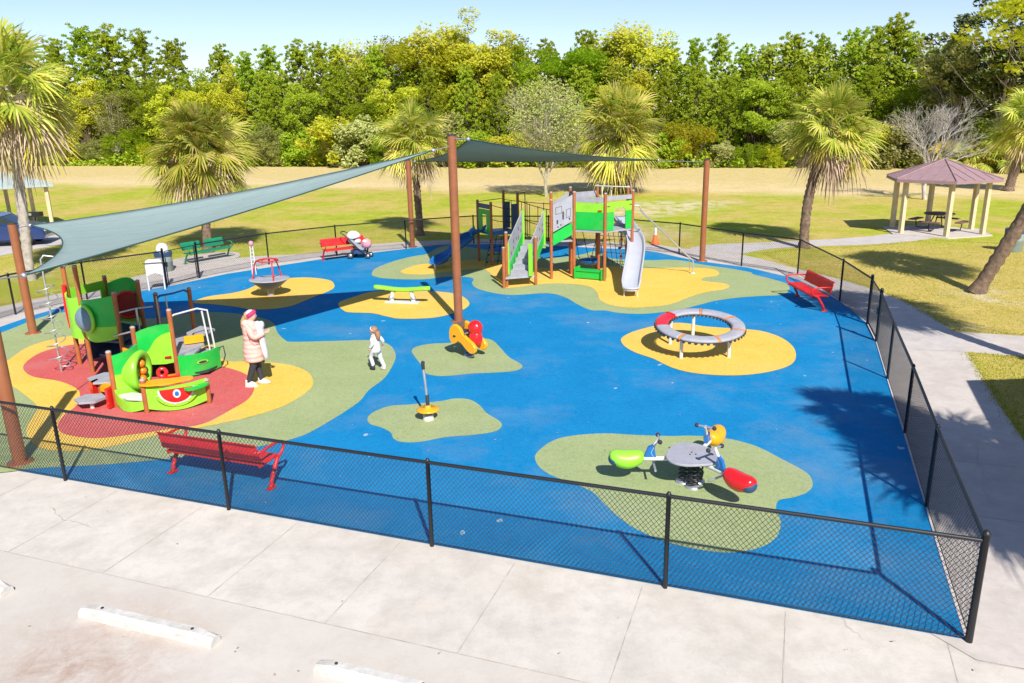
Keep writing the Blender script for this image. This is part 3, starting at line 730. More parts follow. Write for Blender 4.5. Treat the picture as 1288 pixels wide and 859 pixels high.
for i in range(7):
    a = st + i * seg
    ringseg(a + .03, a + seg - .03, 1.03, .72, .10, 'seat_segment', M['red'] if i == 0 else M['grey'], 14)
    ringseg(a - .026, a + .026, 1.035, .715, .11, 'joint_band', M['orange'] if i not in (0, 1) else M['red'], 2)
for nm2, rr2 in (('inner_lacing', .712), ('outer_lacing', 1.037)):
    mb = MB(); vs = []; NN = 288
    for i in range(NN):
        a = 2 * PI * i / NN; dr = .010 if (i // 3) % 2 else -.006; zz = -.052 if (i // 3) % 2 else -.012
        for r_, z_ in ((rr2 - .006, .0), (rr2 + .006, .0), (rr2 + .006 + dr, zz), (rr2 - .006 - dr, zz)): vs.append(cz + Q @ V(r_ * math.cos(a), r_ * math.sin(a), z_ - .012))
    mb.add(vs, [(i * 4 + k, ((i + 1) % NN) * 4 + k, ((i + 1) % NN) * 4 + (k + 1) % 4, i * 4 + (k + 1) % 4) for i in range(NN) for k in range(4)]); mb.build(nm2, M['dark'], t)
MB().torus(cz + Q @ V(0, 0, -.07), .87, .03, ax, 48, 8).build('steel_ring', M['steel'], t)
for (px, py) in ((859, 451), (917.5, 451), (869, 427), (830, 431)):
    g = G(px, py); v = V(g.x - rc.x, g.y - rc.y, 0); v = v.normalized() * .80
    topz = (cz + Q @ V(v.x, v.y, -.07)).z
    MB().tube([(rc.x + v.x, rc.y + v.y, .02), (rc.x + v.x, rc.y + v.y, topz)], .042, 12).build('leg', M['white'], t)

# ------------------------------------------------------------------ spinner bowl with red handles
g = G(341, 372.5); t = thing('spinner_bowl', (g.x, g.y, ZR), 'grey shallow spinner bowl with red handle loops on the left yellow patch', 'playground spinner')
zb = .50
MB().lathe([(.11, .0), (.11, .20), (.16, .22), (.34, .33), (.50, .46), (.60, .55), (.63, .56), (.62, .575), (.40, .56), (.001, .555)], g, 40).build('bowl', M['grey'], t)
MB().lathe([(.085, 0), (.085, .24)], g, 16).build('stem', M['white'], t)
for k in range(3):
    a = math.radians(-90 + 120 * k + 30); a2 = a + math.radians(75)
    def pt(r, an, z): return (g.x + r * math.cos(an), g.y + r * math.sin(an), z)
    MB().tube([pt(.52, a, .56), pt(.45, a + .05, .90), pt(.38, a + .1, 1.10), pt(.33, a + .25, 1.16), pt(.33, (a + a2) / 2, 1.17), pt(.33, a2 - .1, 1.16), pt(.30, a2 + .1, 1.12)], .022, 8).build('handle_loop', M['benchred'], t)
MB().torus((g.x, g.y, 1.16), .31, .02, n=32, m_=8).build('handle_ring', M['benchred'], t)

# ------------------------------------------------------------------ green rocking board
ga, gb_ = G(470, 362, .47), G(541, 364, .47); c = (ga + gb_) / 2; d = (gb_ - ga); L = d.length; d.normalize(); n = V(-d.y, d.x, 0)
t = thing('rocking_board', (c.x, c.y, ZR), 'lime green springy rocking board on two white legs over the middle yellow patch', 'playground rocker')
mb = MB(); out = []
for i in range(41):
    s_ = i / 40; x = (s_ - .5) * L; wv = .105 + .045 * abs(math.cos(PI * s_)) ** 1.5
    if s_ < .08 or s_ > .92: e = min(s_, 1 - s_) / .08; wv *= math.sqrt(max(0.02, 1 - (1 - e) ** 2))
    out.append((x, wv, .03 * math.cos(PI * 2 * s_) + .0))
vs = []; K = 10
for (x, wv, dz) in out:
    for k in range(K):
        b = 2 * PI * k / K; p = c + d * x + n * (wv * math.cos(b)); vs.append((p.x, p.y, .47 + dz + .065 * math.sin(b)))
fs = [(i * K + k, (i + 1) * K + k, (i + 1) * K + (k + 1) % K, i * K + (k + 1) % K) for i in range(40) for k in range(K)] + [tuple(range(K)), tuple(range(40 * K, 41 * K))[::-1]]
mb.add(vs, fs, True); mb.build('seat_board', M['lime'], t)
for s_ in (-.28, .28):
    p = c + d * s_; q = c + d * (s_ * 1.25)
    MB().tube([(p.x, p.y, .44), ((p.x + q.x) / 2, (p.y + q.y) / 2, .27), (q.x, q.y, .07)], [.05, .065, .07], 10).build('leg', M['white'], t)
    MB().lathe([(.09, .16), (.09, .20), (.07, .24)], (q.x, q.y, 0), 12).build('spring_housing', M['steel'], t)
MB().box((c.x, c.y, .055), (1.05, .22, .05), math.atan2(d.y, d.x)).build('base_plate', M['white'], t)

# ------------------------------------------------------------------ standing spinner
g = G(539, 529); t = thing('standing_spinner', (g.x, g.y, ZR - .004), 'slim standing spinner pole with a small orange yellow foot disc', 'playground spinner')
MB().tube([(g.x, g.y, .02), (g.x, g.y, .20), (g.x - .005, g.y, .4), (g.x - .03, g.y + .03, .75), (g.x - .06, g.y + .08, 1.04)], [.028, .028, .024, .024, .022], 10).build('pole', M['steel'], t)
MB().lathe([(.10, .02), (.10, .12), (.07, .13)], g, 16).build('base', M['white'], t)
MB().lathe([(.001, .205), (.19, .20), (.212, .215), (.212, .232), (.19, .245), (.06, .252), (.05, .30), (.03, .31)], g, 32).build('foot_disc', M['yellow'], t)
MB().tube([(g.x - .055, g.y + .075, .98), (g.x - .062, g.y + .085, 1.10), (g.x - .045, g.y + .09, 1.13)], [.03, .036, .03], 8).build('handle', M['dark'], t)
MB().lathe([(.035, .2), (.035, .5), (.025, .51)], g, 12).build('collar', M['dark'], t)

# ------------------------------------------------------------------ three seat rocker
cc = G(871, 573, .48); t = thing('seesaw_rocker', (cc.x, cc.y, Z_RUB), 'three way rocker with green, yellow and red pod seats round a grey table plate', 'playground rocker')
pods = [('green', G(788, 577, .42), 'lime'), ('yellow', G(899, 548, .43), 'yellow'), ('red', G(930, 606, .41), 'red')]
mb = MB(); poly = []
for k in range(48):
    a = 2 * PI * k / 48; r = .41 + .035 * math.cos(3 * (a - math.radians(95))); poly.append((r * math.cos(a), r * math.sin(a)))
mb.prism(poly, (cc.x, cc.y, .49), (1, 0, 0), (0, 1, 0), .035, .02); mb.build('table_plate', M['grey'], t)
mb = MB()
for k in range(3):
    a = math.radians(90 + 120 * k); mb.lathe([(.012, 0), (.012, .01), (.001, .012)], (cc.x + .05 * math.cos(a), cc.y + .05 * math.sin(a), .508), 8)
mb.build('bolts', M['dark'], t)
for k in range(3):
    a = math.radians(30 + 120 * k); bx, by = cc.x + .12 * math.cos(a), cc.y + .12 * math.sin(a)
    pts = [(bx + .075 * math.cos(s_ * 2 * PI), by + .075 * math.sin(s_ * 2 * PI), .06 + .34 * s_ / 5) for s_ in [i / 14 for i in range(14 * 5 + 1)]]
    MB().tube(pts, .014, 6).build('spring', M['black'], t)
    MB().lathe([(.12, .02), (.12, .045), (.001, .05)], (bx, by, 0), 16).build('spring_foot', M['steel'], t)
for nm, p, mt in pods:
    v = V(p.x - cc.x, p.y - cc.y, 0); Lv = v.length; v.normalize(); s_ = V(-v.y, v.x, 0)
    hub = V(cc.x, cc.y, .43)
    MB().tube([hub, hub + v * (Lv - .20)], .035, 10).build('arm', M['white'], t)
    # bean pod
    R = Matrix((v, s_, V(0, 0, 1))).transposed(); mb = MB(); vs = []; K = 18; N = 16
    for i in range(N + 1):
        th = PI * i / N; x = -.26 * math.cos(th); rr = math.sin(th) ** .62
        for k in range(K):
            b = 2 * PI * k / K; dz = -.03 * math.cos(x * 9)
            vs.append(V(p.x, p.y, .44) + R @ V(x, .155 * rr * math.cos(b), .14 * rr * math.sin(b) + dz))
    mb.add(vs, [(i * K + k, (i + 1) * K + k, (i + 1) * K + (k + 1) % K, i * K + (k + 1) % K) for i in range(N) for k in range(K)], True)
    o = mb.build('pod_seat', M[mt], t); o['label'] = nm + ' rounded pod seat'
    # dark blue end piece
    MB().ell(V(p.x, p.y, .42) + v * .165, (.112, .125, .105), R).build('end_cap', M['navy'], t)
    # handle bar
    hb = hub + v * (Lv - .42)
    MB().tube([hb, hb + v * .06 + V(0, 0, .10), hb + V(0, 0, .24) - v * .0, hb + V(0, 0, .33) - v * .06], .026, 8).build('handle_stem', M['white'], t)
    q = hb + V(0, 0, .325) - v * .055
    MB().tube([q - s_ * .14, q + s_ * .14], .018, 8).build('handlebar', M['steel'], t)
    for e in (-1, 1): MB().ell(q + s_ * .14 * e, (.035, .035, .035)).build('grip', M['dark'], t)
    MB().tube([hb - s_ * .16 + V(0, 0, -.13), hb + s_ * .16 + V(0, 0, -.13)], .018, 8).build('foot_bar', M['steel'], t)
    MB().prism([(-.02, 0), (.16, .0), (.10, .16), (.02, .2)], hb + V(0, 0, .03), v, (0, 0, 1), .05).build('shield', M['plastblue'], t)

# ------------------------------------------------------------------ spring rider
g = G(591, 449); t = thing('spring_rider', (g.x, g.y, Z_RUB + .004), 'small spring rider with yellow sides and shiny red rounded front', 'spring rider')
hd = V(math.cos(math.radians(-38)), math.sin(math.radians(-38)), 0); sd = V(-hd.y, hd.x, 0)
side = crom([(-.42, .50), (-.40, .68), (-.27, .80), (-.10, .74), (-.02, .62), (.12, .52), (.34, .38), (.36, .24), (.26, .17), (.12, .24), (-.04, .38), (-.14, .42), (-.22, .36), (-.32, .34), (-.39, .40)], True, 4)
for e in (-1, 1):
    MB().prism(side, V(g.x, g.y, 0) + sd * .19 * e, hd, (0, 0, 1), .10, .05).build('side_panel', M['yellow'], t)
    MB().prism([(-.02, 0), (.06, .01), (.07, .045), (0, .05)], V(g.x, g.y, .50) + sd * .245 * e - hd * .27, hd, (0, 0, 1), .01).build('side_slot', M['hole'], t)
def hp(x, y, z): p = V(g.x, g.y, 0) + hd * x + sd * y; return V(p.x, p.y, z)
Rr = Matrix((hd, sd, V(0, 0, 1))).transposed()
MB().ell(hp(.20, 0, .74), (.18, .16, .18), Rr, 24, 14).build('red_head', M['red'], t)
MB().ell(hp(.20, 0, .50), (.17, .15, .22), Rr, 24, 14).build('red_body', M['red'], t)
MB().box(hp(-.14, 0, .60), (.26, .36, .05), math.atan2(hd.y, hd.x)).build('seat', M['dark'], t)
MB().box(hp(-.27, 0, .74), (.05, .36, .16), math.atan2(hd.y, hd.x)).build('seat_back', M['wood'], t)
MB().tube([hp(.05, -.22, .62), hp(.05, .22, .62)], .02, 8).build('handlebar', M['steel'], t)
MB().box(hp(-.02, 0, .40), (.42, .30, .05), math.atan2(hd.y, hd.x)).build('deck', M['dark'], t)
MB().tube([hp(.09 * math.cos(a) - .02, .09 * math.sin(a), .05 + .33 * a / (2 * PI * 5)) for a in [i * .42 for i in range(int(2 * PI * 5 / .42) + 1)]], .017, 6).build('spring', M['plastblue'], t)
MB().lathe([(.13, .02), (.13, .05), (.001, .055)], hp(-.02, 0, 0), 16).build('spring_foot', M['steel'], t)

# ------------------------------------------------------------------ helpers for the play structures
def post(x, y, h, par, r=.05, z0=.0):
    MB().tube([(x, y, z0), (x, y, h)], r, 14).build('post', M['post'], par)
    c = MB().lathe([(r * 1.05, h - .01), (r * 1.05, h + .012), (r * .7, h + .03), (.001, h + .035)], (x, y, 0), 14); c.build('post_cap', M['cap'], par)
def bulge(p, q, amt, n=10, toward=None):
    p, q = V(p[0], p[1], 0), V(q[0], q[1], 0); d = q - p; nn = V(-d.y, d.x, 0).normalized()
    if toward is not None and nn.dot(V(toward[0], toward[1], 0) - (p + q) / 2) < 0: nn = -nn
    return [tuple(p + d * (i / n) + nn * amt * math.sin(PI * i / n)) for i in range(n + 1)]
CAMXY = (0, 0)

# ------------------------------------------------------------------ left (toddler) structure
A = (-10.07, 17.5); B = (-9.46, 16.88); D = (-8.58, 16.64); E_ = (-8.64, 17.9); C_ = (-9.7, 18.5)
F_ = (-8.2, 17.75); Gq = (-7.62, 18.25); I_ = (-7.30, 16.31); J_ = (-7.95, 15.95); K_ = (-7.82, 14.6); L_ = (-7.08, 14.26); M_ = (-6.05, 14.73); R_ = (-7.46, 15.02)
ts = thing('toddler_play_structure', (-8.5, 16.5, ZR), 'green and lime toddler play structure on the red floor at the left', 'play structure')
for (p, h) in ((A, 2.36), (B, 2.45), (D, 1.90), (E_, 1.90), (C_, 1.90), (F_, 1.62), (Gq, 1.62), (I_, 1.57), (J_, 1.30), (K_, 1.17), (L_, .70), (M_, .52)): post(p[0], p[1], h, ts)
# tower 1
tc = ((A[0] + B[0] + D[0] + E_[0] + C_[0]) / 5, (A[1] + B[1] + D[1] + E_[1] + C_[1]) / 5)
MB().slab([A, B, D, E_, C_], .76, .81).build('deck', M['navy'], ts)
w1 = bulge(B, D, .22, 12, CAMXY)
o = MB().wall(w1, [.93, .90, .87, .85, .84, .83, .83, .83, .84, .85, .86, .88, .90], 1.17, .035).build('lower_panel', M['lime'], ts)
MB().wall(w1, 1.173, [1.72 + .01 * i for i in range(13)], .035).build('upper_panel', M['green'], ts)
w2 = bulge(A, B, .14, 8, CAMXY)
MB().wall(w2, .80, [1.86, 1.80, 1.74, 1.72, 1.72, 1.72, 1.73, 1.75, 1.76], .035).build('lime_side_panel', M['lime'], ts)
# bubble dome in the front panel, with lime rim
bp = V(*w1[4]); nrm = (V(w1[5]) - V(w1[3])).normalized(); nrm = V(nrm.y, -nrm.x, 0); nrm = nrm if nrm.dot(V(0, 0, 0) - bp) > 0 else -nrm
bc = V(bp.x, bp.y, 1.34) + nrm * .02
rim = MB().torus(bc + nrm * .02, .29, .04, nrm, 32, 8).build('dome_rim', M['lime'], ts)
MB().lathe([(.275 * math.cos(a), .20 * math.sin(a)) for a in [PI / 2 * i / 8 for i in range(9)]], bc + nrm * .02, 28, nrm).build('bubble_window', M['dome'], ts)
MB().lathe([(.001, .0), (.28, .0)], bc + nrm * .024, 28, nrm).build('window_backing', M['navy'], ts)
# far side: panel with a red crawl hole, and a lime window frame
MB().wall(bulge(E_, C_, -.18, 12, tc), .81, 1.10, .035).build('lower_panel', M['lime'], ts)
MB().wall(bulge(E_, C_, -.18, 12, tc), 1.103, [1.72 + .18 * math.sin(PI * i / 12) for i in range(13)], .035).build('upper_panel', M['green'], ts)
pe = V(-8.98, 18.0, 1.32); ne = (V(tc[0], tc[1], 0) - V(pe.x, pe.y, 0)).normalized()
MB().lathe([(.30, -.10), (.34, 0), (.34, .03), (.29, .04), (.26, -.08)], pe, 28, V(.35, -.9, 0)).build('crawl_ring', M['red'], ts)
MB().lathe([(.001, .0), (.30, .0)], pe - V(.35, -.9, 0) * .04, 28, V(.35, -.9, 0)).build('crawl_cover', M['darkred'], ts)
pA, pC = V(A[0], A[1], 0), V(C_[0], C_[1], 0)
fr = MB()
for (s0, s1, z0, z1) in ((0, 1, .81, 1.25), (0, 1, 1.62, 1.82), (0, .16, 1.2501, 1.6199), (.84, 1, 1.2501, 1.6199)):
    a_, b_ = pA.lerp(pC, s0), pA.lerp(pC, s1); fr.wall([a_, b_], z0, z1, .035)
fr.build('window_frame', M['lime'], ts)
# red banister strip on post A, brown roof bar
MB().tube([(A[0] + .02, A[1] - .13, 1.95), (A[0] + .0, A[1] - .14, 1.4), (A[0] + .02, A[1] - .12, .95)], .045, 10).build('red_slide_rail', M['red'], ts)
MB().slab([(-9.3, 16.98), (-8.66, 16.8), (-8.72, 17.7), (-9.6, 18.2)], .38, .43).build('lower_deck', M['navy'], ts)
MB().wall([(-9.9, 17.55), (-9.62, 18.35)], .10, .70, .03).build('dark_opening_board', M['navy'], ts)  # navy sheets stand in for the dark openings under the tower
MB().wall([(-8.62, 17.75), (-9.55, 18.35)], .10, .70, .03).build('dark_opening_board', M['navy'], ts)
MB().wall([(-8.35, 16.72), (-7.98, 16.02)], .48, 1.22, .03).build('side_board', M['green'], ts)
MB().wall([(-7.92, 15.85), (-7.86, 14.75)], .30, .72, .03).build('side_board', M['dark'], ts)  # dark sheet stands in for the shaded opening between these posts
MB().wall([(-8.15, 17.6), (-7.95, 16.1)], .05, .48, .03).build('dark_opening_board', M['dark'], ts)  # dark sheet stands in for the shaded opening below the platform
MB().tube([(D[0], D[1], 1.0), (-8.5, 16.2, 1.05), (J_[0], J_[1], 1.22)], .02, 6).build('hand_rail', M['steel'], ts)
MB().box((-8.3, 16.25, .62), (.30, .05, .26), -.7).build('step_riser', M['yellow'], ts)
# spiral climber
sx, sy = -10.22, 16.98
sp_ = thing  # noqa
MB().tube([(sx, sy, .02), (sx, sy, 2.60), (sx + .06, sy + .03, 2.68), (sx + .5, sy + .35, 2.55), (A[0], A[1], 2.30)], .021, 8).build('climber_pole', M['steel'], ts)
hl = []
for i in range(6 * 16 + 1):
    a = 2 * PI * i / 16; hl.append((sx + .20 * math.cos(a) * 1.0, sy + .20 * math.sin(a), .16 + i * .0195))
MB().tube([(sx, sy, .16)] + hl + [(sx, sy, hl[-1][2])], .011, 6).build('climber_spiral', M['steel'], ts)
# bridge between tower 1 and platform 2
MB().slab([D, (-8.0, 16.75), (-8.05, 17.7), E_], .66, .71).build('bridge_deck', M['navy'], ts)
MB().box((-8.28, 16.8, .58), (.5, .06, .22), .25).build('bridge_skirt', M['yellow'], ts)
MB().tube([(D[0], D[1], 1.45), (-8.2, 16.75, 1.52), (-7.95, 17.0, 1.50)], .02, 8).build('hand_rail', M['steel'], ts)
MB().tube([(-8.2, 16.75, 1.52), (-8.2, 16.75, .70)], .022, 8).build('hand_rail', M['steel'], ts)
# platform 2
MB().slab([J_, I_, (-7.0, 17.2), Gq, F_], .50, .55).build('deck', M['grey'], ts)
w3 = bulge(J_, I_, .05, 10, CAMXY)
cut = [.74, .72, .72, .76, .86, .97, 1.03, 1.07, 1.09, 1.10, 1.10]
MB().wall(w3, [.50, .49, .48, .46, .45, .44, .43, .42, .42, .42, .42], cut, .035).build('lower_panel', M['lime'], ts)
MB().wall(w3, [z + .003 for z in cut], [1.16, 1.20, 1.23, 1.25, 1.27, 1.28, 1.29, 1.29, 1.29, 1.28, 1.27], .035).build('upper_panel', M['green'], ts)
pi_ = V(*w3[8]); dn_ = (V(I_[0], I_[1], 0) - V(J_[0], J_[1], 0)).normalized()
MB().box((pi_.x + .012, pi_.y - .03, .56), (.13, .02, .05), math.atan2(dn_.y, dn_.x)).build('name_badge', M['darkred'], ts)
# arch and ladder at the back of platform 2
MB().tube([(F_[0], F_[1], 1.50), (F_[0] + .15, F_[1] - .12, 1.60), (-7.8, 17.75, 1.62), (Gq[0] - .1, Gq[1] - .05, 1.60), (Gq[0], Gq[1], 1.52)], .025, 8).build('arch_rail', M['plastblue'], ts)
for s_ in (-.1, .12): MB().tube([(-8.0 + s_, 17.55, .55), (-8.0 + s_, 17.55, 1.60)], .018, 8).build('ladder_bar', M['steel'], ts)
# steps on the right with white handrails
st_ = [(-7.22, 16.75, .44, .50), (-6.98, 17.12, .30, .36)]
for i, (x, y, z0, z1) in enumerate(st_):
    MB().slab([(x - .22, y - .28), (x + .20, y - .10), (x + .14, y + .42), (x - .30, y + .34)], z0, z1).build('step', M['grey'], ts)
MB().box((-7.25, 17.25, .66), (.42, .10, .18), .5).build('step_riser', M['yellow'], ts)
MB().slab([(-7.5, 17.5), (-7.05, 17.35), (-6.95, 17.8), (-7.4, 18.1)], .70, .75).build('step', M['grey'], ts)
hr1 = [(I_[0], I_[1], 1.42), (I_[0] + .05, I_[1] + .12, 1.44), (-6.95, 16.92, 1.45), (-6.78, 17.05, 1.38), (-6.72, 17.08, .45)]
MB().tube(hr1, .022, 8).build('hand_rail', M['white'], ts)
MB().tube([(-6.88, 17.0, 1.38), (-6.82, 17.05, .42), (-7.2, 16.6, .40)], .022, 8).build('hand_rail', M['white'], ts)
# green tub on the right
tubp = bulge(I_, (-6.62, 17.02), .18, 12, (-5, 15))
MB().wall(tubp, .07, .54, .035).build('tub_panel', M['green'], ts)
q0 = V(*tubp[6]); dq = (V(*tubp[7]) - V(*tubp[5])).normalized(); nq = V(dq.y, -dq.x, 0)
hc_ = []
for k in range(20):
    a = 2 * PI * k / 20; hc_.append((.13 * math.cos(a), .045 * math.sin(a)))
MB().prism(hc_, V(q0.x, q0.y, .34) + nq * .024, dq, (0, 0, 1), .012).build('hand_hole_rim', M['lime'], ts)
MB().prism([(x * .72, y * .62) for x, y in hc_], V(q0.x, q0.y, .34) + nq * .034, dq, (0, 0, 1), .006).build('hand_hole', M['hole'], ts)
MB().tube([(-6.62, 17.02, .50), (-6.50, 17.0, .56), (-6.47, 16.98, .35), (-6.55, 16.95, .12)], .014, 6).build('tub_handle', M['dark'], ts)
MB().slab([I_, (-6.7, 16.5), (-6.62, 17.0), (-7.1, 17.0)], .10, .14).build('tub_floor', M['dark'], ts)
# front barrel panel with porthole
w4 = bulge(K_, R_, .10, 10, (-5, 12))
MB().wall(w4, [.16] * 11, .70, .035).build('lower_panel', M['lime'], ts)
MB().wall(w4, .703, [1.08 + .012 * i for i in range(11)], .035).build('upper_panel', M['green'], ts)
nR = V(1.0, .02, 0).normalized(); cR = V(R_[0] + .03, R_[1] - .02, .66)
MB().lathe([(.35, -.24), (.40, -.08), (.41, .01), (.38, .05), (.31, .055), (.27, .03), (.27, -.10)], cR, 32, nR).build('porthole_rim', M['lime'], ts)
MB().lathe([(.001, -.06), (.26, -.06)], cR, 32, nR).build('porthole_back', M['darkred'], ts)
for (u, v_) in ((0, .14), (.03, -.02), (-.02, -.17)):
    sdv = V(-nR.y, nR.x, 0); MB().ell(cR + sdv * u + V(0, 0, v_) + nR * .01, (.08, .08, .08)).build('play_ball', M['orange'], ts)
# low seat between K and L
w5 = bulge(K_, L_, .10, 8, CAMXY)
MB().wall(w5, [.20, .12, .07, .04, .04, .04, .06, .09, .12], [.44, .36, .30, .27, .25, .25, .25, .26, .27], .035).build('seat_panel', M['lime'], ts)
MB().slab([(K_[0] + .06, K_[1] - .08), (-7.45, 14.30), (-7.14, 14.26), (-7.12, 14.50), (-7.5, 14.66)], .28, .32).build('low_seat', M['white'], ts)
# watermelon counter panel
w6 = bulge(L_, M_, .14, 14, CAMXY)
MB().wall(w6, [.12 - .07 * math.sin(PI * i / 14) for i in range(15)], [.56 - .02 * math.sin(PI * i / 14) for i in range(15)], .035).build('counter_panel', M['lime'], ts)
mc = V(*w6[7]); md = (V(*w6[8]) - V(*w6[6])).normalized(); mn = V(md.y, -md.x, 0); mn = mn if mn.dot(V(0, 0, 0) - mc) > 0 else -mn
mo = V(mc.x, mc.y, .50) + mn * .02
def halfdisc(r, n=24): return [(r * math.cos(PI + PI * i / n), r * .92 * math.sin(PI + PI * i / n)) for i in range(n + 1)]
MB().prism(halfdisc(.40), mo + mn * .005, md, (0, 0, 1), .03).build('melon_rind', M['lime'], ts)
MB().prism(halfdisc(.335), mo + mn * .022, md, (0, 0, 1), .02).build('melon_white', M['cloth'], ts)
MB().prism(halfdisc(.30), mo + mn * .034, md, (0, 0, 1), .02).build('melon_flesh', M['red'], ts)
el = [(.07 * math.cos(2 * PI * i / 20), .085 * math.sin(2 * PI * i / 20)) for i in range(20)]
MB().prism(el, mo + mn * .046 + V(0, 0, -.10), md, (0, 0, 1), .02).build('melon_badge', M['cloth'], ts)
MB().prism([(x * .55, y * .55) for x, y in el], mo + mn * .058 + V(0, 0, -.10), md, (0, 0, 1), .012).build('badge_centre', M['plastblue'], ts)
mb = MB()
for a in (200, 228, 262, 300, 335): mb.lathe([(.013, 0), (.013, .02), (.001, .022)], mo + md * (.365 * math.cos(math.radians(a))) + V(0, 0, .335 * math.sin(math.radians(a))) + mn * .012, 8, mn)
mb.build('seeds', M['steel'], ts)
sh = crom([(-7.14, 14.22), (-6.95, 14.16), (-6.6, 14.24), (-6.3, 14.50), (-6.25, 14.62), (-6.38, 14.66), (-6.7, 14.54), (-7.0, 14.46)], True, 4)
MB().slab(sh, .60, .635).build('counter_shelf', M['yellow'], ts)
lf_ = crom([(-6.35, 14.36), (-6.2, 14.26), (-6.0, 14.50), (-5.98, 14.68), (-6.12, 14.74), (-6.28, 14.58)], True, 4)
MB().slab(lf_, .46, .49).build('leaf_shelf', M['green'], ts)
# red toy phone behind the counter
MB().torus((-7.0, 14.95, .62), .075, .04, (.3, -.9, .2), 20, 8).build('toy_dial', M['red'], ts)
MB().box((-6.85, 15.0, .46), (.34, .16, .18), .4).build('toy_box', M['red'], ts)
MB().tube([(-7.0, 14.93, .40), (-7.0, 14.93, .56)], .03, 8).build('toy_stand', M['steel'], ts)
# grey hexagon steps at the left front
def hexa(cx, cy, r, z, rot=0, n=6): MB().slab([(cx + r * math.cos(rot + 2 * PI * i / n), cy + r * .9 * math.sin(rot + 2 * PI * i / n)) for i in range(n)], z - .045, z).build('hexagon_step', M['grey'], ts)
hexa(-8.36, 14.66, .30, .22, .2); hexa(-8.30, 15.35, .42, .42, .1)
MB().tube([(-8.30, 14.58, .02), (-8.30, 14.58, .18)], .04, 10).build('step_leg', M['white'], ts)
MB().box((-8.20, 15.02, .30), (.34, .05, .20), -.5).build('step_riser', M['yellow'], ts)
MB().slab([(-8.55, 15.05), (-8.45, 14.97), (-8.43, 15.20), (-8.5, 15.25)], .05, .42).build('red_pad', M['red'], ts)
MB().slab([(-7.98, 14.52), (-7.9, 14.46), (-7.86, 14.7), (-7.95, 14.75)], .05, .44).build('red_pad', M['red'], ts)
post(-8.40, 15.15, .36, ts, .045)

# ------------------------------------------------------------------ middle structure
tm = thing('play_tower_structure', (1.5, 27, ZR), 'large middle play structure with green tower, stairs, climbing net and slides', 'play structure')
S1 = (-.13, 25.12); S1b = (-.22, 24.92); S2 = (.82, 25.32); S3 = (1.38, 26.24); S3b = (1.42, 27.0); S4 = (2.15, 26.26); S6 = (3.12, 25.75); S8 = (4.12, 26.45); S9 = (4.10, 27.45); S7b = (3.1, 27.95); S4b = (2.1, 27.3)
U1 = (-1.2, 29.9); U2 = (-.68, 29.0); U3 = (.31, 29.5); U4 = (-.22, 30.35)
for (p, h) in ((S1, 1.80), (S1b, 1.34), (S2, 1.60), (S3, 2.68), (S3b, 2.85), (S4, 2.92), (S6, 2.90), (S8, 2.92), (S9, 2.96), (S7b, 2.98), (S4b, 2.98), (U1, 2.33), (U2, 2.33), (U3, 2.62), (U4, 2.62), ((2.12, 26.95), 1.2), ((3.05, 26.9), 2.2)): post(p[0], p[1], h, tm, .052)
DK = 1.68
MB().slab([S4, S6, S8, S9, S7b, S4b], DK - .06, DK).build('tower_deck', M['grey'], tm)
def sidepanel(p, q, z0, zs, zt, lower='green', upper='lime', inset=.06, par=None):
    p, q = V(p[0], p[1], 0), V(q[0], q[1], 0); d = (q - p).normalized(); p, q = p + d * inset, q - d * inset
    MB().wall([p, q], z0, zs, .03).build('lower_panel', M[lower], tm); MB().wall([p, q], zs + .003, zt, .03).build('upper_panel', M[upper], tm)
sidepanel(S4, S6, DK + .02, 2.28, 2.58)
def gapboard(p, q, z0, z1, mat='grey', th=.03):
    p, q = V(p[0], p[1], 0), V(q[0], q[1], 0); d = (q - p).normalized(); MB().wall([p + d * .06, q - d * .06], z0, z1, th).build('grey_board', M[mat], tm)
gapboard(S4, S6, 2.60, 2.78); gapboard(S6, S8, 2.66, 2.80)
gapboard(S4b, S7b, 2.62, 2.80); gapboard(S4, S4b, 2.35, 2.88, 'navy')
# slide side: panel with arched opening
p, q = V(S6[0], S6[1], 0), V(S8[0], S8[1], 0)
def on(s_): r = p.lerp(q, s_); return (r.x, r.y)
fr = MB(); fr.wall([on(.05), on(.30)], DK + .0, 2.285, .03); fr.wall([on(.74), on(.95)], DK, 2.285, .03); fr.build('lower_panel', M['green'], tm)
fr = MB(); fr.wall([on(.05), on(.30), on(.34), on(.42), on(.52), on(.62), on(.70), on(.74), on(.95)], [2.288, 2.288, 2.36, 2.42, 2.44, 2.42, 2.36, 2.288, 2.288], [2.60] * 9, .03); fr.build('upper_panel', M['lime'], tm)
for s_ in (.12, .92): 
    a_ = on(s_); MB().box((a_[0], a_[1] - .025, 2.48), (.12, .02, .035), math.atan2(q.y - p.y, q.x - p.x)).build('name_badge', M['wood'], tm)
MB().box((2.95, 25.80, 2.34), (.14, .02, .04), math.atan2(S6[1] - S4[1], S6[0] - S4[0])).build('name_badge', M['darkred'], tm)
gapboard(S8, S9, 2.35, 2.60, 'lime'); gapboard(S8, S9, 1.70, 2.34, 'green')
MB().tube([(3.0, 27.7, 2.98), (3.45, 27.2, 3.0), (4.1, 27.0, 2.98)], .02, 6).build('roof_rail', M['white'], tm)
MB().tube([(3.2, 27.4, 2.99), (3.22, 27.38, 1.7)], .02, 6).build('roof_rail', M['white'], tm)
MB().tube([(3.5, 27.3, 2.95), (3.5, 27.3, 2.6)], .02, 6).build('roof_rail', M['white'], tm)
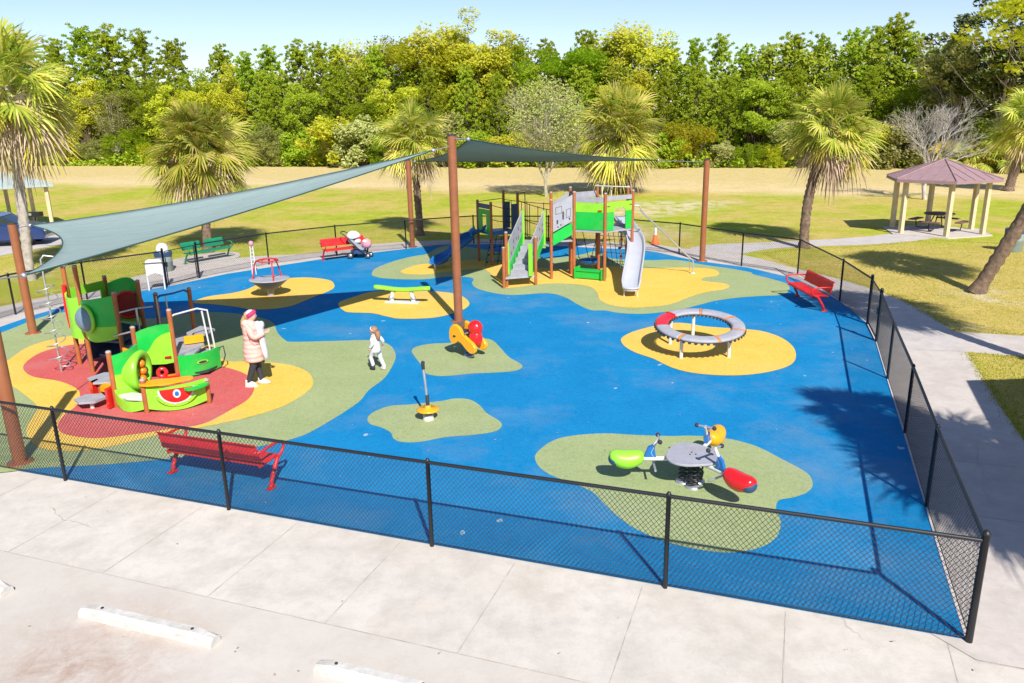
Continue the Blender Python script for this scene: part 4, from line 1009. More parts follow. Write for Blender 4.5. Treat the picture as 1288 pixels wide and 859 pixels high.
# grey slide
cen = [((778.5, 272), DK + .12), ((789, 287), 1.52), ((798, 301), 1.26), ((800, 315), 1.02), ((797.5, 335), .70), ((794.5, 352), .42), ((793.5, 363), .27)]
cen = crom([tuple(G(c[0][0], c[0][1], c[1])) for c in cen], False, 6)
def chute(name, cen, hw, wall_h, mat, par, th=.03):
    cen = [V(c) for c in cen]; vs = []; prof = [(-hw - .035, wall_h), (-hw, wall_h * 1.02), (-hw * .93, .06), (-hw * .75, .012), (0, 0), (hw * .75, .012), (hw * .93, .06), (hw, wall_h * 1.02), (hw + .035, wall_h)]
    under = [(hw + .04, wall_h - .05), (hw + .01, -.02), (0, -.045), (-hw - .01, -.02), (-hw - .04, wall_h - .05)]
    full = prof + under; K = len(full)
    for i, c in enumerate(cen):
        a = cen[min(i + 1, len(cen) - 1)] - cen[max(i - 1, 0)]; a.z = 0; a.normalize(); n = V(-a.y, a.x, 0)
        e = min(1, (len(cen) - 1 - i) / 3)
        e = .35 + .65 * e
        for x, z in full: vs.append(c + n * x * (1 if e == 1 else (.75 + .25 * e)) + V(0, 0, z * (1 if z < 0 else (1 if i < len(cen) - 4 else max(.5, e)))))
    fs = [(i * K + k, (i + 1) * K + k, (i + 1) * K + (k + 1) % K, i * K + (k + 1) % K) for i in range(len(cen) - 1) for k in range(K)]
    fs += [tuple(range(K)), tuple(range((len(cen) - 1) * K, len(cen) * K))[::-1]]
    mb = MB(); mb.add(vs, fs, True); o = mb.build(name, mat, par); return o
# rounded lip
sl = chute('slide', cen, .26, .17, M['palegrey'], tm); sl['label'] = 'curved pale grey slide'
last = V(cen[-1])
lp = []
dl = (V(cen[-1]) - V(cen[-3])); dl.z = 0; dl.normalize(); nl = V(-dl.y, dl.x, 0)
lip = [last + nl * .235 * math.cos(a) + dl * (.20 * math.sin(a)) for a in [PI * i / 12 for i in range(13)]]
mb = MB(); mb.add([(p_.x, p_.y, last.z) for p_ in lip] + [(p_.x, p_.y, last.z - .04) for p_ in lip], [tuple(range(13)), tuple(range(13, 26))[::-1]] + [(i, i + 13, i + 14, i + 1) for i in range(12)], False); mb.build('slide_end', M['palegrey'], tm)
MB().tube([(p_.x, p_.y, last.z + .04) for p_ in lip], .035, 8).build('slide_lip', M['palegrey'], tm)
for s_ in (-.2, .2): MB().tube([(last + nl * s_) - V(0, 0, .03), V(last.x + nl.x * s_, last.y + nl.y * s_, .02)], .02, 6).build('slide_leg', M['white'], tm)
# bench under the tower
pb0, pb1 = V(S4[0] + .06, S4[1] - .03, 0), V(S6[0] - .06, S6[1] + .03, 0)
MB().wall([pb0, pb1], .06, .30, .03).build('bench_front', M['green'], tm)
dd = (pb1 - pb0).normalized(); nn = V(-dd.y, dd.x, 0)
MB().slab([tuple(pb0 - nn * .05), tuple(pb1 - nn * .05), tuple(pb1 + nn * .32), tuple(pb0 + nn * .32)], .302, .335).build('bench_seat', M['green'], tm)
MB().wall([pb0 - nn * .12, pb0 + nn * .34], .04, .42, .03).build('bench_end', M['green'], tm)
MB().wall([pb1 - nn * .12, pb1 + nn * .34], .04, .42, .03).build('bench_end', M['green'], tm)
# blue hammock bowl with ropes beneath the deck
MB().lathe([(.36 * math.cos(a), .20 * math.sin(a)) for a in [-PI / 2 + PI / 2 * i / 8 for i in range(9)]], (2.75, 27.05, .52), 24).build('hammock_bowl', M['plastblue'], tm)
for a in range(4): MB().tube([(2.75 + .35 * math.cos(a * PI / 2), 27.05 + .35 * math.sin(a * PI / 2), .52), (2.75 + .6 * math.cos(a * PI / 2 + .4), 27.05 + .6 * math.sin(a * PI / 2 + .4), 1.6)], .012, 5).build('hammock_rope', M['rope'], tm)
# nets and ropes at the back of the tower
nm_ = MB()
for i in range(7):
    s_ = i / 6; x = S9[0] + (S7b[0] - S9[0]) * s_; y = S9[1] + (S7b[1] - S9[1]) * s_
    nm_.tube([(x, y, DK), (x + .35, y + .9, .04)], .01, 5)
for i in range(5):
    s_ = (i + .5) / 5; z = DK * (1 - s_); nm_.tube([(S9[0] + .35 * s_, S9[1] + .9 * s_, z), (S7b[0] + .35 * s_, S7b[1] + .9 * s_, z)], .01, 5)
nm_.build('climbing_net', M['rope'], tm)
# white pole with knobs
gpole = G(780, 338); MB().tube([(gpole.x, gpole.y, .02), (gpole.x, gpole.y, 1.75)], .022, 8).build('knob_pole', M['white'], tm)
for i, z in enumerate((.45, .75, 1.05, 1.35)): MB().ell((gpole.x + .03 * (-1) ** i, gpole.y, z), (.06, .06, .05)).build('knob', M['plastblue'] if i % 2 else M['red'], tm)
# long sloping pole to the right with its leg frame
f1, f2 = G(871, 345), G(867.5, 341.5)
top_ = V(S8[0] + .06, S8[1] - .02, 2.42)
e1 = V(f1.x, f1.y, .50)
MB().tube([top_, top_ + V(.16, -.03, .0), top_.lerp(e1, .12) + V(0, 0, .02), e1 + V(-.1, .02, .06), e1, V(f1.x, f1.y, .02)], .028, 8).build('slide_pole', M['steel'], tm)
MB().tube([e1 + V(-.12, .1, .1), V(f2.x, f2.y, .02)], .014, 6).build('slide_pole', M['steel'], tm)
MB().box((f1.x, f1.y, .05), (.14, .14, .03)).build('pole_foot', M['white'], tm)
# lower stairs
lp0 = [S1b, (.0, 24.86), S2, (.45, 25.75), (-.02, 25.45)]
MB().slab([(-.17, 24.98), (.78, 25.26), (.62, 25.62), (.05, 25.55)], .30, .36).build('landing', M['grey'], tm)
up = V(.45, 1.15, 0).normalized(); rt = V(up.y, -up.x, 0)
s0 = V(.30, 25.35, 0)
for i in range(5):
    c = s0 + up * (.12 + .24 * i); z = .50 + .16 * i
    MB().slab([tuple(c + rt * .33 - up * .13), tuple(c + rt * .33 + up * .13), tuple(c - rt * .33 + up * .13), tuple(c - rt * .33 - up * .13)], z - .16, z).build('stair_step', M['grey'], tm)
for e in (-1, 1):
    a_ = s0 + rt * .38 * e; b_ = a_ + up * 1.35
    pts = [tuple(a_.lerp(b_, k_ / 6)) for k_ in range(7)]
    MB().wall(pts, [.30 + .155 * k_ for k_ in range(7)], [.66 + .155 * k_ for k_ in range(7)], .03).build('stringer', M['green'], tm)
    MB().wall(pts, [.68 + .155 * k_ for k_ in range(7)], [1.45 + .145 * k_ for k_ in range(7)], .025).build('rail_panel', M['grey'], tm)
    hb_ = MB()
    for k_, (s_, dz) in enumerate(((.15, .22), (.32, .42), (.32, .20), (.5, .30), (.66, .45), (.66, .15), (.85, .40), (.85, .18))):
        c = a_.lerp(b_, s_); z = .68 + .93 * s_ + dz
        for f_ in (-1, 1): hb_.box(V(c.x, c.y, z) + rt * .0145 * f_, (.006, .035, .11), math.atan2(rt.y, rt.x))
    hb_.build('panel_holes', M['hole'], tm)
    for (c, z0, z1) in ((s0 + rt * .40 * e - up * .06, .36, 1.42), (b_ - up * .02, 1.05, 2.28)):
        MB().box(V(c.x, c.y, (z0 + z1) / 2), (.13, .035, z1 - z0), math.atan2(rt.y, rt.x)).build('lime_upright', M['lime'], tm)
P1z = 1.18
MB().slab([tuple(s0 + up * 1.3 - rt * .5), tuple(s0 + up * 1.3 + rt * .45), S3, S3b, (.5, 27.6)], P1z - .06, P1z).build('platform', M['grey'], tm)
# upper ramp from S3 to the tower
def lerp2(a, b, s_): return (a[0] + (b[0] - a[0]) * s_, a[1] + (b[1] - a[1]) * s_)
for (pa, pb_) in ((S3, S4), (S3b, S4b)):
    ps = [lerp2(pa, pb_, .08 + .84 * k_ / 4) for k_ in range(5)]
    MB().wall(ps, [P1z - .02 + .09 * k_ for k_ in range(5)], [P1z + .38 + .09 * k_ for k_ in range(5)], .03).build('stringer', M['green'], tm)
    MB().wall(ps, [P1z + .43 + .09 * k_ for k_ in range(5)], [2.50 + .085 * k_ for k_ in range(5)], .025).build('rail_panel', M['grey'], tm)
hb_ = MB()
for (s_, z, hh_) in ((.27, 1.95, .13), (.52, 2.16, .26), (.80, 2.05, .06), (.42, 1.85, .04), (.3, 1.78, .04)):
    c = lerp2(S3, S4, s_); hb_.box((c[0], c[1] - .014, z), (.05, .006, hh_))
hb_.build('panel_holes', M['hole'], tm)
for (x0, x1, z0, z1) in ((.2, .46, 2.2, 2.42), (.66, .84, 2.08, 2.35)):
    ol = MB()
    for (a_, b_) in (((x0, z0), (x1, z0 + .05)), ((x1, z0 + .05), (x1, z1 + .05)), ((x1, z1 + .05), (x0, z1)), ((x0, z1), (x0, z0))):
        c_a, c_b = lerp2(S3, S4, a_[0]), lerp2(S3, S4, b_[0]); ol.tube([(c_a[0], c_a[1] - .016, a_[1]), (c_b[0], c_b[1] - .016, b_[1])], .006, 4)
    ol.build('engraved_outline', M['hole'], tm)
MB().slab([S3, S4, S4b, S3b], P1z + .1, P1z + .15).build('ramp', M['grey'], tm)
# blue slide tower
D3 = 1.22
MB().slab([U1, U2, U3, U4], D3 - .09, D3).build('blue_deck', M['plastblue'], tm)
MB().wall([U2, U3], D3 - .10, D3 + .06, .04).build('deck_skirt', M['plastblue'], tm)
pu, pv = V(*U1, 0), V(*U2, 0)
def ou(s_): r = pu.lerp(pv, s_); return (r.x, r.y)
fr = MB(); fr.wall([ou(.06), ou(.34)], D3 - .05, 1.86, .03); fr.wall([ou(.66), ou(.94)], D3 - .05, 1.86, .03); fr.wall([ou(.06), ou(.94)], 1.863, 2.05, .03); fr.build('arch_panel', M['green'], tm)
gapboard(U1, U2, 2.08, 2.25, 'navy')
for (pp, s_) in ((U4, .12), (U3, -.12)):
    MB().box((pp[0] + s_, pp[1] - .1, 1.73), (.26, .03, 1.0), .4).build('blue_board', M['navy'], tm)
cen = [((604, 289), D3 + .08), ((592, 297), 1.02), ((580, 307), .80), ((569, 317), .55), ((557, 326), .32), ((547, 332), .24)]
cen = crom([tuple(G(c[0][0], c[0][1], c[1])) for c in cen], False, 5)
sl2 = chute('slide', cen, .26, .16, M['plastblue'], tm); sl2['label'] = 'straight blue slide'
l2 = V(cen[-1]); MB().tube([(l2.x, l2.y, l2.z), (l2.x, l2.y, .02)], .025, 6).build('slide_leg', M['white'], tm)
rp_ = MB()
def rope(a, b, sag=0.0, n=6):
    a, b = V(a), V(b); rp_.tube([a.lerp(b, i / n) - V(0, 0, sag * 4 * (i / n) * (1 - i / n)) for i in range(n + 1)], .013, 5)
rope((U2[0], U2[1], 2.25), (U3[0], U3[1], 2.02), .05); rope((U2[0], U2[1], 1.72), (U3[0], U3[1], 1.55), .05)
rope((U1[0], U1[1], 2.28), (U4[0], U4[1], 2.35)); rope((U3[0], U3[1], 2.35), (S3b[0], S3b[1], 2.25), .03); rope((U3[0], U3[1], 1.75), (S3b[0], S3b[1], 1.7), .08)
rope((U4[0], U4[1], 2.30), (S4b[0], S4b[1], 2.40), .04); rope((U4[0], U4[1], 1.7), (S4b[0], S4b[1], 1.7), .06)
rope((U3[0], U3[1], 1.25), (S3b[0], S3b[1], 1.2), .12); rope((U4[0], U4[1], 1.25), (S4b[0], S4b[1], 1.2), .12)
for i in range(4):
    s_ = (i + .5) / 4
    a_ = V(U3[0], U3[1], 1.25).lerp(V(S3b[0], S3b[1], 1.2), s_) - V(0, 0, .48 * s_ * (1 - s_)); b_ = V(U4[0], U4[1], 1.25).lerp(V(S4b[0], S4b[1], 1.2), s_) - V(0, 0, .48 * s_ * (1 - s_))
    rope(a_, b_, .03); rope(a_, V(U3[0], U3[1], 2.35).lerp(V(S3b[0], S3b[1], 2.25), s_)); rope(b_, V(U4[0], U4[1], 2.3).lerp(V(S4b[0], S4b[1], 2.4), s_))
rp_.build('rope_bridge', M['rope'], tm)
nn_ = MB()
for i in range(6):
    s_ = i / 5; a_ = V(*lerp2(U2, U3, s_), D3 - .08); nn_.tube([a_, a_ + V(-.25 + .1 * s_, -.1, -D3 + .12)], .011, 5)
for i in range(4):
    z = .15 + .27 * i; k_ = (D3 - z) / D3; nn_.tube([(U2[0] - .25 * k_, U2[1] - .1 * k_, z), (U3[0] - .15 * k_, U3[1] - .1 * k_, z)], .011, 5)
    for j in range(5): nn_.ell(V(*lerp2(U2, U3, j / 5), z) + V(-.2 * k_, -.1 * k_, 0), (.035, .035, .035), n=8, m_=5)
nn_.build('climbing_net', M['rope'], tm)
MB().tube([(U3[0], U3[1], 2.55), (U3[0] + .28, U3[1] + .35, 2.60), (U3[0] + .30, U3[1] + .37, .02)], .018, 6).build('frame_bar', M['black'], tm)

# ------------------------------------------------------------------ small things round the playground
g = G(824, 307); t = thing('traffic_cone', (g.x, g.y, 0), 'orange traffic cone with a white collar beside the back fence', 'traffic cone')
MB().lathe([(.15, .05), (.055, .52), (.05, .53), (.001, .53)], g, 20).build('cone', M['conered'], t)
MB().box((g.x, g.y, .035), (.36, .36, .05)).build('cone_base', M['conered'], t)
MB().lathe([(.0835, .40), (.0585, .53), (.052, .70), (.001, .70)], g, 20).build('collar', M['white'], t)
# trash cans
def trash(px, label, h=.85, r=.27, lid=True, liner=True):
    g = G(*px); t = thing('trash_can', (g.x, g.y, 0), label, 'trash can')
    MB().lathe([(r * .92, 0), (r, .05), (r, h * .5), (r * 1.03, h * .52), (r, h * .54), (r, h), (r * .93, h + .01), (r * .9, h - .1)], g, 24).build('barrel', M['can'], t)
    if liner: MB().lathe([(r * 1.06, h - .14), (r * 1.08, h - .02), (r * 1.02, h + .03), (r * .9, h + .02), (r * .85, h - .2)], g, 18).build('bag_liner', M['liner'], t)
    if lid: MB().lathe([(r * .75, h + .02), (r * .72, h + .18), (r * .55, h + .28), (r * .3, h + .33), (.001, h + .34)], g, 24).build('dome_lid', M['cloth'], t)
trash((208, 341), 'grey green barrel trash can with dark liner and pale dome lid near the green bench', .72, .30)
trash((1273, 316), 'grey green barrel trash can behind the leaning palm trunk at the right edge', .85, .32, lid=False)
# white play panel
gA, gB = G(188, 366), G(208, 364.5); t = thing('play_panel', (gA.x, gA.y, Z_RUB), 'white blank board on two slim legs by the left gate', 'board')
d = (gB - gA); Lp = d.length; d.normalize()
for p_ in (gA, gB): MB().tube([(p_.x, p_.y, .02), (p_.x, p_.y, .95)], .028, 8).build('leg', M['white'], t)
pl = [(0, .50), (.12 * Lp / .6, .56), (Lp / 2, .60), (Lp - .12 * Lp / .6, .56), (Lp, .50), (Lp, 1.0), (Lp * .85, 1.05), (Lp * .15, 1.05), (0, 1.0)]
MB().prism(pl, V(gA.x, gA.y, 0), d, (0, 0, 1), .10).build('face_board', M['cloth'], t)
MB().box(V((gA.x + gB.x) / 2, (gA.y + gB.y) / 2, 1.0) + V(0, -.06, -.06), (Lp + .14, .05, .025), math.atan2(d.y, d.x)).build('trim_bar', M['wood'], t)
# white chime post with pink head
g = G(320, 346); t = thing('chime_post', (g.x, g.y, Z_RUB), 'slim pair of white posts with a small pink rounded head behind the spinner bowl', 'play post')
for s_ in (-.055, .06): MB().tube([(g.x + s_, g.y + s_ * .5, .02), (g.x + s_ * .7, g.y + s_ * .4, 1.12)], .022, 8).build('post', M['white'], t)
mb = MB()
for i in range(6): mb.tube([(g.x - .045, g.y - .02, .3 + .13 * i), (g.x + .045, g.y + .02, .3 + .13 * i)], .012, 6)
mb.build('rungs', M['steel'], t)
MB().ell((g.x, g.y, 1.15), (.085, .085, .10)).build('rounded_head', M['pink'], t)

# stroller
g = G(452, 325); t = thing('stroller', (g.x, g.y, Z_RUB), 'grey baby stroller with a white canopy beside the red bench at the back', 'stroller')
hx = V(math.cos(math.radians(-8)), math.sin(math.radians(-8)), 0); hy = V(-hx.y, hx.x, 0)
def sp(x, y, z): p_ = V(g.x, g.y, 0) + hx * x + hy * y; return V(p_.x, p_.y, z)
for (x, y, r) in ((-.28, -.26, .13), (-.28, .26, .13), (.42, -.20, .11), (.42, .20, .11)):
    w_ = MB().torus(sp(x, y, r + .02), r - .025, .026, hy, 20, 6); w_ = w_.build('wheel', M['tyre'], t)
    MB().lathe([(.001, -.012), (r * .62, -.012), (r * .62, .012), (.001, .012)], sp(x, y, r + .02), 14, hy).build('rim', M['steel'], w_)
for e in (-1, 1):
    MB().tube([sp(-.62, .22 * e, 1.05), sp(-.45, .23 * e, .95), sp(.05, .24 * e, .45), sp(.42, .20 * e, .14)], .018, 6).build('frame_tube', M['dark'], t)
    MB().tube([sp(-.28, .25 * e, .15), sp(-.02, .24 * e, .52)], .016, 6).build('frame_tube', M['dark'], t)
MB().tube([sp(-.62, -.22, 1.05), sp(-.66, 0, 1.07), sp(-.62, .22, 1.05)], .022, 6).build('handle', M['dark'], t)
MB().prism([(-.36, .74), (-.30, .92), (.0, .60), (.18, .44), (.30, .46), (.26, .36), (.05, .40), (-.12, .52)], sp(0, 0, 0), hx, (0, 0, 1), .38, .03).build('seat', M['grey'], t)
MB().prism([(-.30, .22), (.26, .22), (.22, .38), (-.28, .36)], sp(0, 0, 0), hx, (0, 0, 1), .36, .03).build('basket', M['liner'], t)
R = Matrix((hx, hy, V(0, 0, 1))).transposed()
cv = MB(); vs = []
for i in range(9):
    a = math.radians(15 + 22 * i * .85)
    for k in range(9):
        b = PI * k / 8; vs.append(sp(-.18, 0, .80) + R @ V(.30 * math.cos(a) * math.sin(b) * 1.0 + .0, .22 * math.cos(b), .30 * math.sin(a) * math.sin(b)))
cv.add(vs, [(i * 9 + k, i * 9 + k + 1, (i + 1) * 9 + k + 1, (i + 1) * 9 + k) for i in range(8) for k in range(8)], True)
o = cv.build('canopy', M['cloth'], t); so = o.modifiers.new('s', 'SOLIDIFY'); so.thickness = .012
MB().ell(sp(-.02, 0, .70), (.14, .15, .10), R).build('blanket', M['cloth'], t)
g2 = sp(.40, 0, 0); t2 = thing('pink_bag', (g2.x, g2.y, .30), 'round pink and white bundle on the front of the stroller', 'bag')
MB().ell(sp(.34, 0, .60), (.20, .17, .20), R).build('bundle', M['pink'], t2)
MB().ell(sp(.30, -.12, .70), (.09, .07, .07), R).build('patch', M['cloth'], t2)

# ------------------------------------------------------------------ gazebo, table, shelter, grill, car
def gazebo(pts, zc, roofmat, label, eave=2.45, over=.55, rise=1.0, pad=True, name='gazebo', postw=.17):
    cx, cy = sum(p[0] for p in pts) / len(pts), sum(p[1] for p in pts) / len(pts)
    t = thing(name, (cx, cy, 0), label, 'gazebo')
    if pad:
        MB().slab([(cx + (p[0] - cx) * 1.22, cy + (p[1] - cy) * 1.22) for p in pts], 0.0, .05).build('floor_slab', WALK, t)
    for p in pts: MB().box((p[0], p[1], eave / 2), (postw, postw, eave), .3).build('post', M['tan'], t)
    n = len(pts); outp = []
    for p in pts:
        v = V(p[0] - cx, p[1] - cy, 0); v = v + v.normalized() * over; outp.append(V(cx + v.x, cy + v.y, eave))
    apex = V(cx, cy, eave + rise); mb = MB(); ribs = MB(); hips = MB(); fas = MB()
    for i in range(n):
        a, b = outp[i], outp[(i + 1) % n]
        mb.add([a, b, apex, a - V(0, 0, .05), b - V(0, 0, .05), apex - V(0, 0, .05)], [(0, 1, 2), (5, 4, 3), (0, 3, 4, 1)])
        K = max(3, int((b - a).length / .42)); nn = (b - a).cross(apex - a).normalized(); nn = nn if nn.z > 0 else -nn
        mid = (a + b) / 2
        for k in range(1, K):
            s_ = k / K; st2 = a.lerp(b, s_)
            up_ = (apex - mid); f = 1 - abs(2 * s_ - 1)
            en = st2 + up_ * f
            ribs.tube([st2 + nn * .012, en + nn * .012], .014, 4)
        hips.tube([a + nn * .02, apex + V(0, 0, .02)], .035, 5)
        fas.wall([a, b], eave - .12, eave - .052, .03)
        MB().tube([V(*pts[i], eave - .12) if len(pts[i]) == 2 else V(pts[i][0], pts[i][1], eave - .12), V(pts[(i + 1) % n][0], pts[(i + 1) % n][1], eave - .12)], .05, 6).build('beam', M['tan'], t)
    r_ = mb.build('roof', roofmat, t); ribs.build('seam_ribs', roofmat, r_); hips.build('hip_cap', roofmat, r_); fas.build('fascia', roofmat, r_)
    return t
gz = [G(1132, 294), G(1122, 287.5), G(1166, 288), G(1222, 289), G(1234, 296), G(1189, 298.5)]
gpx = [(1122, 287), (1132.5, 294.5), (1189.5, 299), (1235, 296), (1221, 289.5), (1166, 285.5)]
gz = [(G(*p).x, G(*p).y) for p in gpx]
gcx, gcy = sum(p[0] for p in gz) / 6, sum(p[1] for p in gz) / 6
gazebo(gz, 0, M['roofbrown'], 'open gazebo with cream posts and a maroon metal hexagonal roof', 2.40, .50, .78)
t = thing('picnic_table', (gcx, gcy, .05), 'dark round picnic table with attached benches under the gazebo', 'picnic table')
tx, ty = G(1179, 290).x, G(1179, 290).y
MB().lathe([(.001, .74), (.62, .74), (.64, .76), (.62, .79), (.001, .79)], (tx, ty, 0), 28).build('table_top', M['wood'], t)
for k in range(4):
    a = math.radians(40 + 90 * k); px_, py_ = tx + 1.0 * math.cos(a), ty + 1.0 * math.sin(a)
    MB().box((px_, py_, .47), (.30, .95, .05), a).build('bench_seat', M['wood'], t)
    MB().tube([(tx + .2 * math.cos(a), ty + .2 * math.sin(a), .70), (tx + .45 * math.cos(a), ty + .45 * math.sin(a), .10), (px_ - .05 * math.cos(a), py_ - .05 * math.sin(a), .10), (px_, py_, .45)], .025, 6).build('leg', M['dark'], t)
# left shelter
sb = G(67, 288); sv = [(sb.x, sb.y), (sb.x - 3.0, sb.y - 1.8), (sb.x - 6.0, sb.y - .7), (sb.x - 6.8, sb.y + 2.2), (sb.x - 4.6, sb.y + 3.9), (sb.x - 2.3, sb.y + 2.4)]
gazebo(sv, 0, M['roofteal'], 'shelter with a pale teal metal roof and cream posts at the left edge', 2.35, .50, .8, name='picnic_shelter')
# grill
g = G(47, 289); t = thing('park_grill', (g.x, g.y, 0), 'small black park grill on a post beside the pale roofed shelter', 'grill')
MB().tube([(g.x, g.y, 0), (g.x, g.y, .70)], .04, 8).build('pedestal', M['black'], t)
MB().box((g.x, g.y, .82), (.70, .42, .24)).build('fire_box', M['black'], t)
MB().box((g.x - .12, g.y - .215, .84), (.16, .02, .12)).build('grate_handle', M['steel'], t)
# car
def car():
    c = G(2, 308); t = thing('parked_car', (c.x, c.y, 0), 'blue parked car partly hidden behind the palm trunk at the left edge', 'car')
    hd = V(math.cos(math.radians(12)), math.sin(math.radians(12)), 0); sd = V(-hd.y, hd.x, 0)
    prof = [(-2.2, .35), (-2.25, .6), (-2.15, .92), (-1.9, 1.0), (-1.1, 1.02), (.95, .98), (1.75, .86), (2.15, .70), (2.22, .45), (2.15, .3)]
    body = MB(); W_ = .88; K = len(prof); vs = []
    for y, k in ((-W_, .94), (-W_ * .93, 1.0), (W_ * .93, 1.0), (W_, .94)):
        for x, z in prof: p_ = c + hd * x * (1 if abs(y) < W_ else .985) + sd * y; vs.append((p_.x, p_.y, z * k + .02))
    fs = [(l * K + i, l * K + (i + 1) % K, (l + 1) * K + (i + 1) % K, (l + 1) * K + i) for l in range(3) for i in range(K)] + [tuple(range(K))[::-1], tuple(range(3 * K, 4 * K))]
    body.add(vs, fs); body.build('body', M['carblue'], t)
    cab = [(-1.75, .98), (-1.25, 1.40), (-.9, 1.47), (.15, 1.46), (.45, 1.38), (1.1, .96)]
    MB().prism(cab, c, hd, (0, 0, 1), 1.50, .02).build('window', M['glass'], t)
    MB().prism([(-1.3, 1.40), (-.9, 1.475), (.15, 1.465), (.48, 1.385), (.42, 1.34), (.1, 1.42), (-.88, 1.43), (-1.22, 1.36)], c, hd, (0, 0, 1), 1.42).build('roof', M['carblue'], t)
    for xp in (-.45, .50):
        for e in (-1, 1): MB().tube([c + hd * xp + sd * .745 * e + V(0, 0, .98), c + hd * (xp - .1) + sd * .70 * e + V(0, 0, 1.40)], .03, 5).build('pillar', M['carblue'], t)
    for x in (-1.4, 1.35):
        for e in (-1, 1):
            p_ = c + hd * x + sd * .80 * e; w_ = MB().lathe([(.001, -.10), (.30, -.11), (.33, -.08), (.33, .08), (.30, .11), (.001, .10)], V(p_.x, p_.y, .33), 24, sd).build('wheel', M['tyre'], t)
            MB().lathe([(.001, .113), (.2, .115), (.2, .10)], V(p_.x, p_.y, .33), 16, sd * e).build('rim', M['steel'], w_)
    for e in (-1, 1):
        MB().ell(c + hd * 2.13 + sd * .62 * e + V(0, 0, .66), (.08, .16, .08)).build('headlight', M['cloth'], t)
        MB().box(c + hd * .9 + sd * .95 * e + V(0, 0, 1.02), (.14, .16, .10)).build('mirror', M['carblue'], t)
car()

# ------------------------------------------------------------------ palms
def frond_arrays(n_leaf, el_range, pet, seg, rng, nseg=22, droop=.30, w0=.030):
    vs, fs = [], []; off = 0
    ga_ = 2.39996
    for i in range(n_leaf):
        u = (i + .5) / n_leaf
        el = math.radians(el_range[0] + (el_range[1] - el_range[0]) * u + rng.uniform(-16, 16)); az = i * ga_ + rng.uniform(-.25, .25)
        a = np.array([math.cos(el) * math.cos(az), math.cos(el) * math.sin(az), math.sin(el)])
        P_ = pet * rng.uniform(.5, 1.15); S_ = seg * rng.uniform(.8, 1.15)
        tang = np.array([-math.sin(az), math.cos(az), 0]); nrm = np.cross(a, tang)
        b = a * P_ - np.array([0, 0, .06 * P_ * P_])
        # petiole strip
        for (q0, q1, w) in ((a * .05, b, .028),):
            vs += [q0 - tang * w, q0 + tang * w, q1 + tang * w * .7, q1 - tang * w * .7]; fs.append((off, off + 1, off + 2, off + 3)); off += 4
        ad = a - np.array([0, 0, .12]); ad /= np.linalg.norm(ad); nn = np.cross(ad, tang); nn /= np.linalg.norm(nn)
        roll = rng.uniform(-.9, .9); tg = tang * math.cos(roll) + nn * math.sin(roll)
        for k in range(nseg):
            th = (k / (nseg - 1) - .5) * math.radians(170) + rng.uniform(-.04, .04)
            d = ad * math.cos(th) + tg * math.sin(th); L = S_ * (1 - .28 * abs(th) / 1.45) * rng.uniform(.85, 1.1)
            side = -ad * math.sin(th) + tg * math.cos(th)
            fold = nn * (.12 * abs(math.sin(th)))
            pts = []
            for s_, w in ((0, w0 * .45), (.4, w0), (.75, w0 * .7), (1, .004)):
                q = b + (d + fold) * L * s_ - np.array([0, 0, droop * L * s_ ** 2.2 * rng.uniform(.8, 1.2)]); pts += [q - side * w, q + side * w]
            vs += pts
            for l in range(3): fs.append((off + 2 * l, off + 2 * l + 1, off + 2 * l + 3, off + 2 * l + 2))
            off += 8
    return np.array(vs), np.array(fs)
def palm(base, crown, label, r=2.1, green=52, dead=22, seed=1, trunk_r=.17, pale=False, group='palm trees', bend=None, yellow=16):
    rng = random.Random(seed); base = V(base[0], base[1], 0); crown = V(crown)
    t = thing('palm_tree', base, label, 'palm tree', group)
    N = 22; pts = []; rs = []
    mid = (base + crown) / 2 + (V(bend) if bend else V(0, 0, 0))
    for i in range(N * 2 + 1):
        s_ = i / (N * 2); p_ = base.lerp(mid, s_).lerp(mid.lerp(crown, s_), s_); pts.append(p_)
        k_ = trunk_r * (1.35 if s_ < .04 else 1.0 + .12 * (s_ > .8)) * (1 + .07 * (-1) ** i + rng.uniform(-.05, .05)); rs.append(k_)
    mb = MB(); mb.tube(pts, rs, 12)
    for i in range(26):   # stubs of old leaf bases below the crown
        s_ = 1 - .35 * (i / 26); j = int(s_ * N * 2); a = i * 2.4; p_ = pts[min(j, len(pts) - 1)]; o = V(math.cos(a), math.sin(a), .9) * .16
        mb.tube([p_, p_ + o, p_ + o * 1.7], [.05, .035, .012], 5)
    mb.build('trunk', M['palebark'] if pale else M['palmbark'], t)
    off = np.array(crown - base); sc_ = r / 2.15
    def place(v): return v * sc_ + off
    v, f = frond_arrays(int(green * 1.15), (88, -36), 1.12, 1.05, rng, 20); fastmesh('crown', place(v), f, [M['frond']], None, t)
    if yellow:
        v, f = frond_arrays(yellow, (-14, -52), 1.05, 1.05, rng, 22, .35); fastmesh('yellow_fronds', place(v), f, [M['frondy']], None, t)
    if dead:
        v, f = frond_arrays(dead, (-25, -80), .95, .95, rng, 16, .8, .028); fastmesh('dead_fronds', place(v) , f, [M['frondd']], None, t)
    return t
def up(px, py, depth_y):    # point seen at (px,py) at world depth y = depth_y
    d = _F * FPX + _R * (px - 644) - _U * (py - 429.5); s_ = depth_y / d.y; return V(0, 0, CAMH) + d * s_
g = G(38, 352); palm(g, up(6, 110, g.y), 'tall palm with a pale smooth trunk at the left edge of the photo', 2.9, 56, 26, 3, .17, True, bend=(.1, 0, 0))
g = G(262, 317); palm(g, up(250, 188, g.y + .2), 'broad low palm with full green crown behind the green bench', 2.62, 84, 22, 5, .19, yellow=16)
g = G(529, 296); palm(g, up(519, 172, g.y + .2), 'palm behind the tallest shade post, left of the dark sail', 2.15, 46, 28, 7, .17)
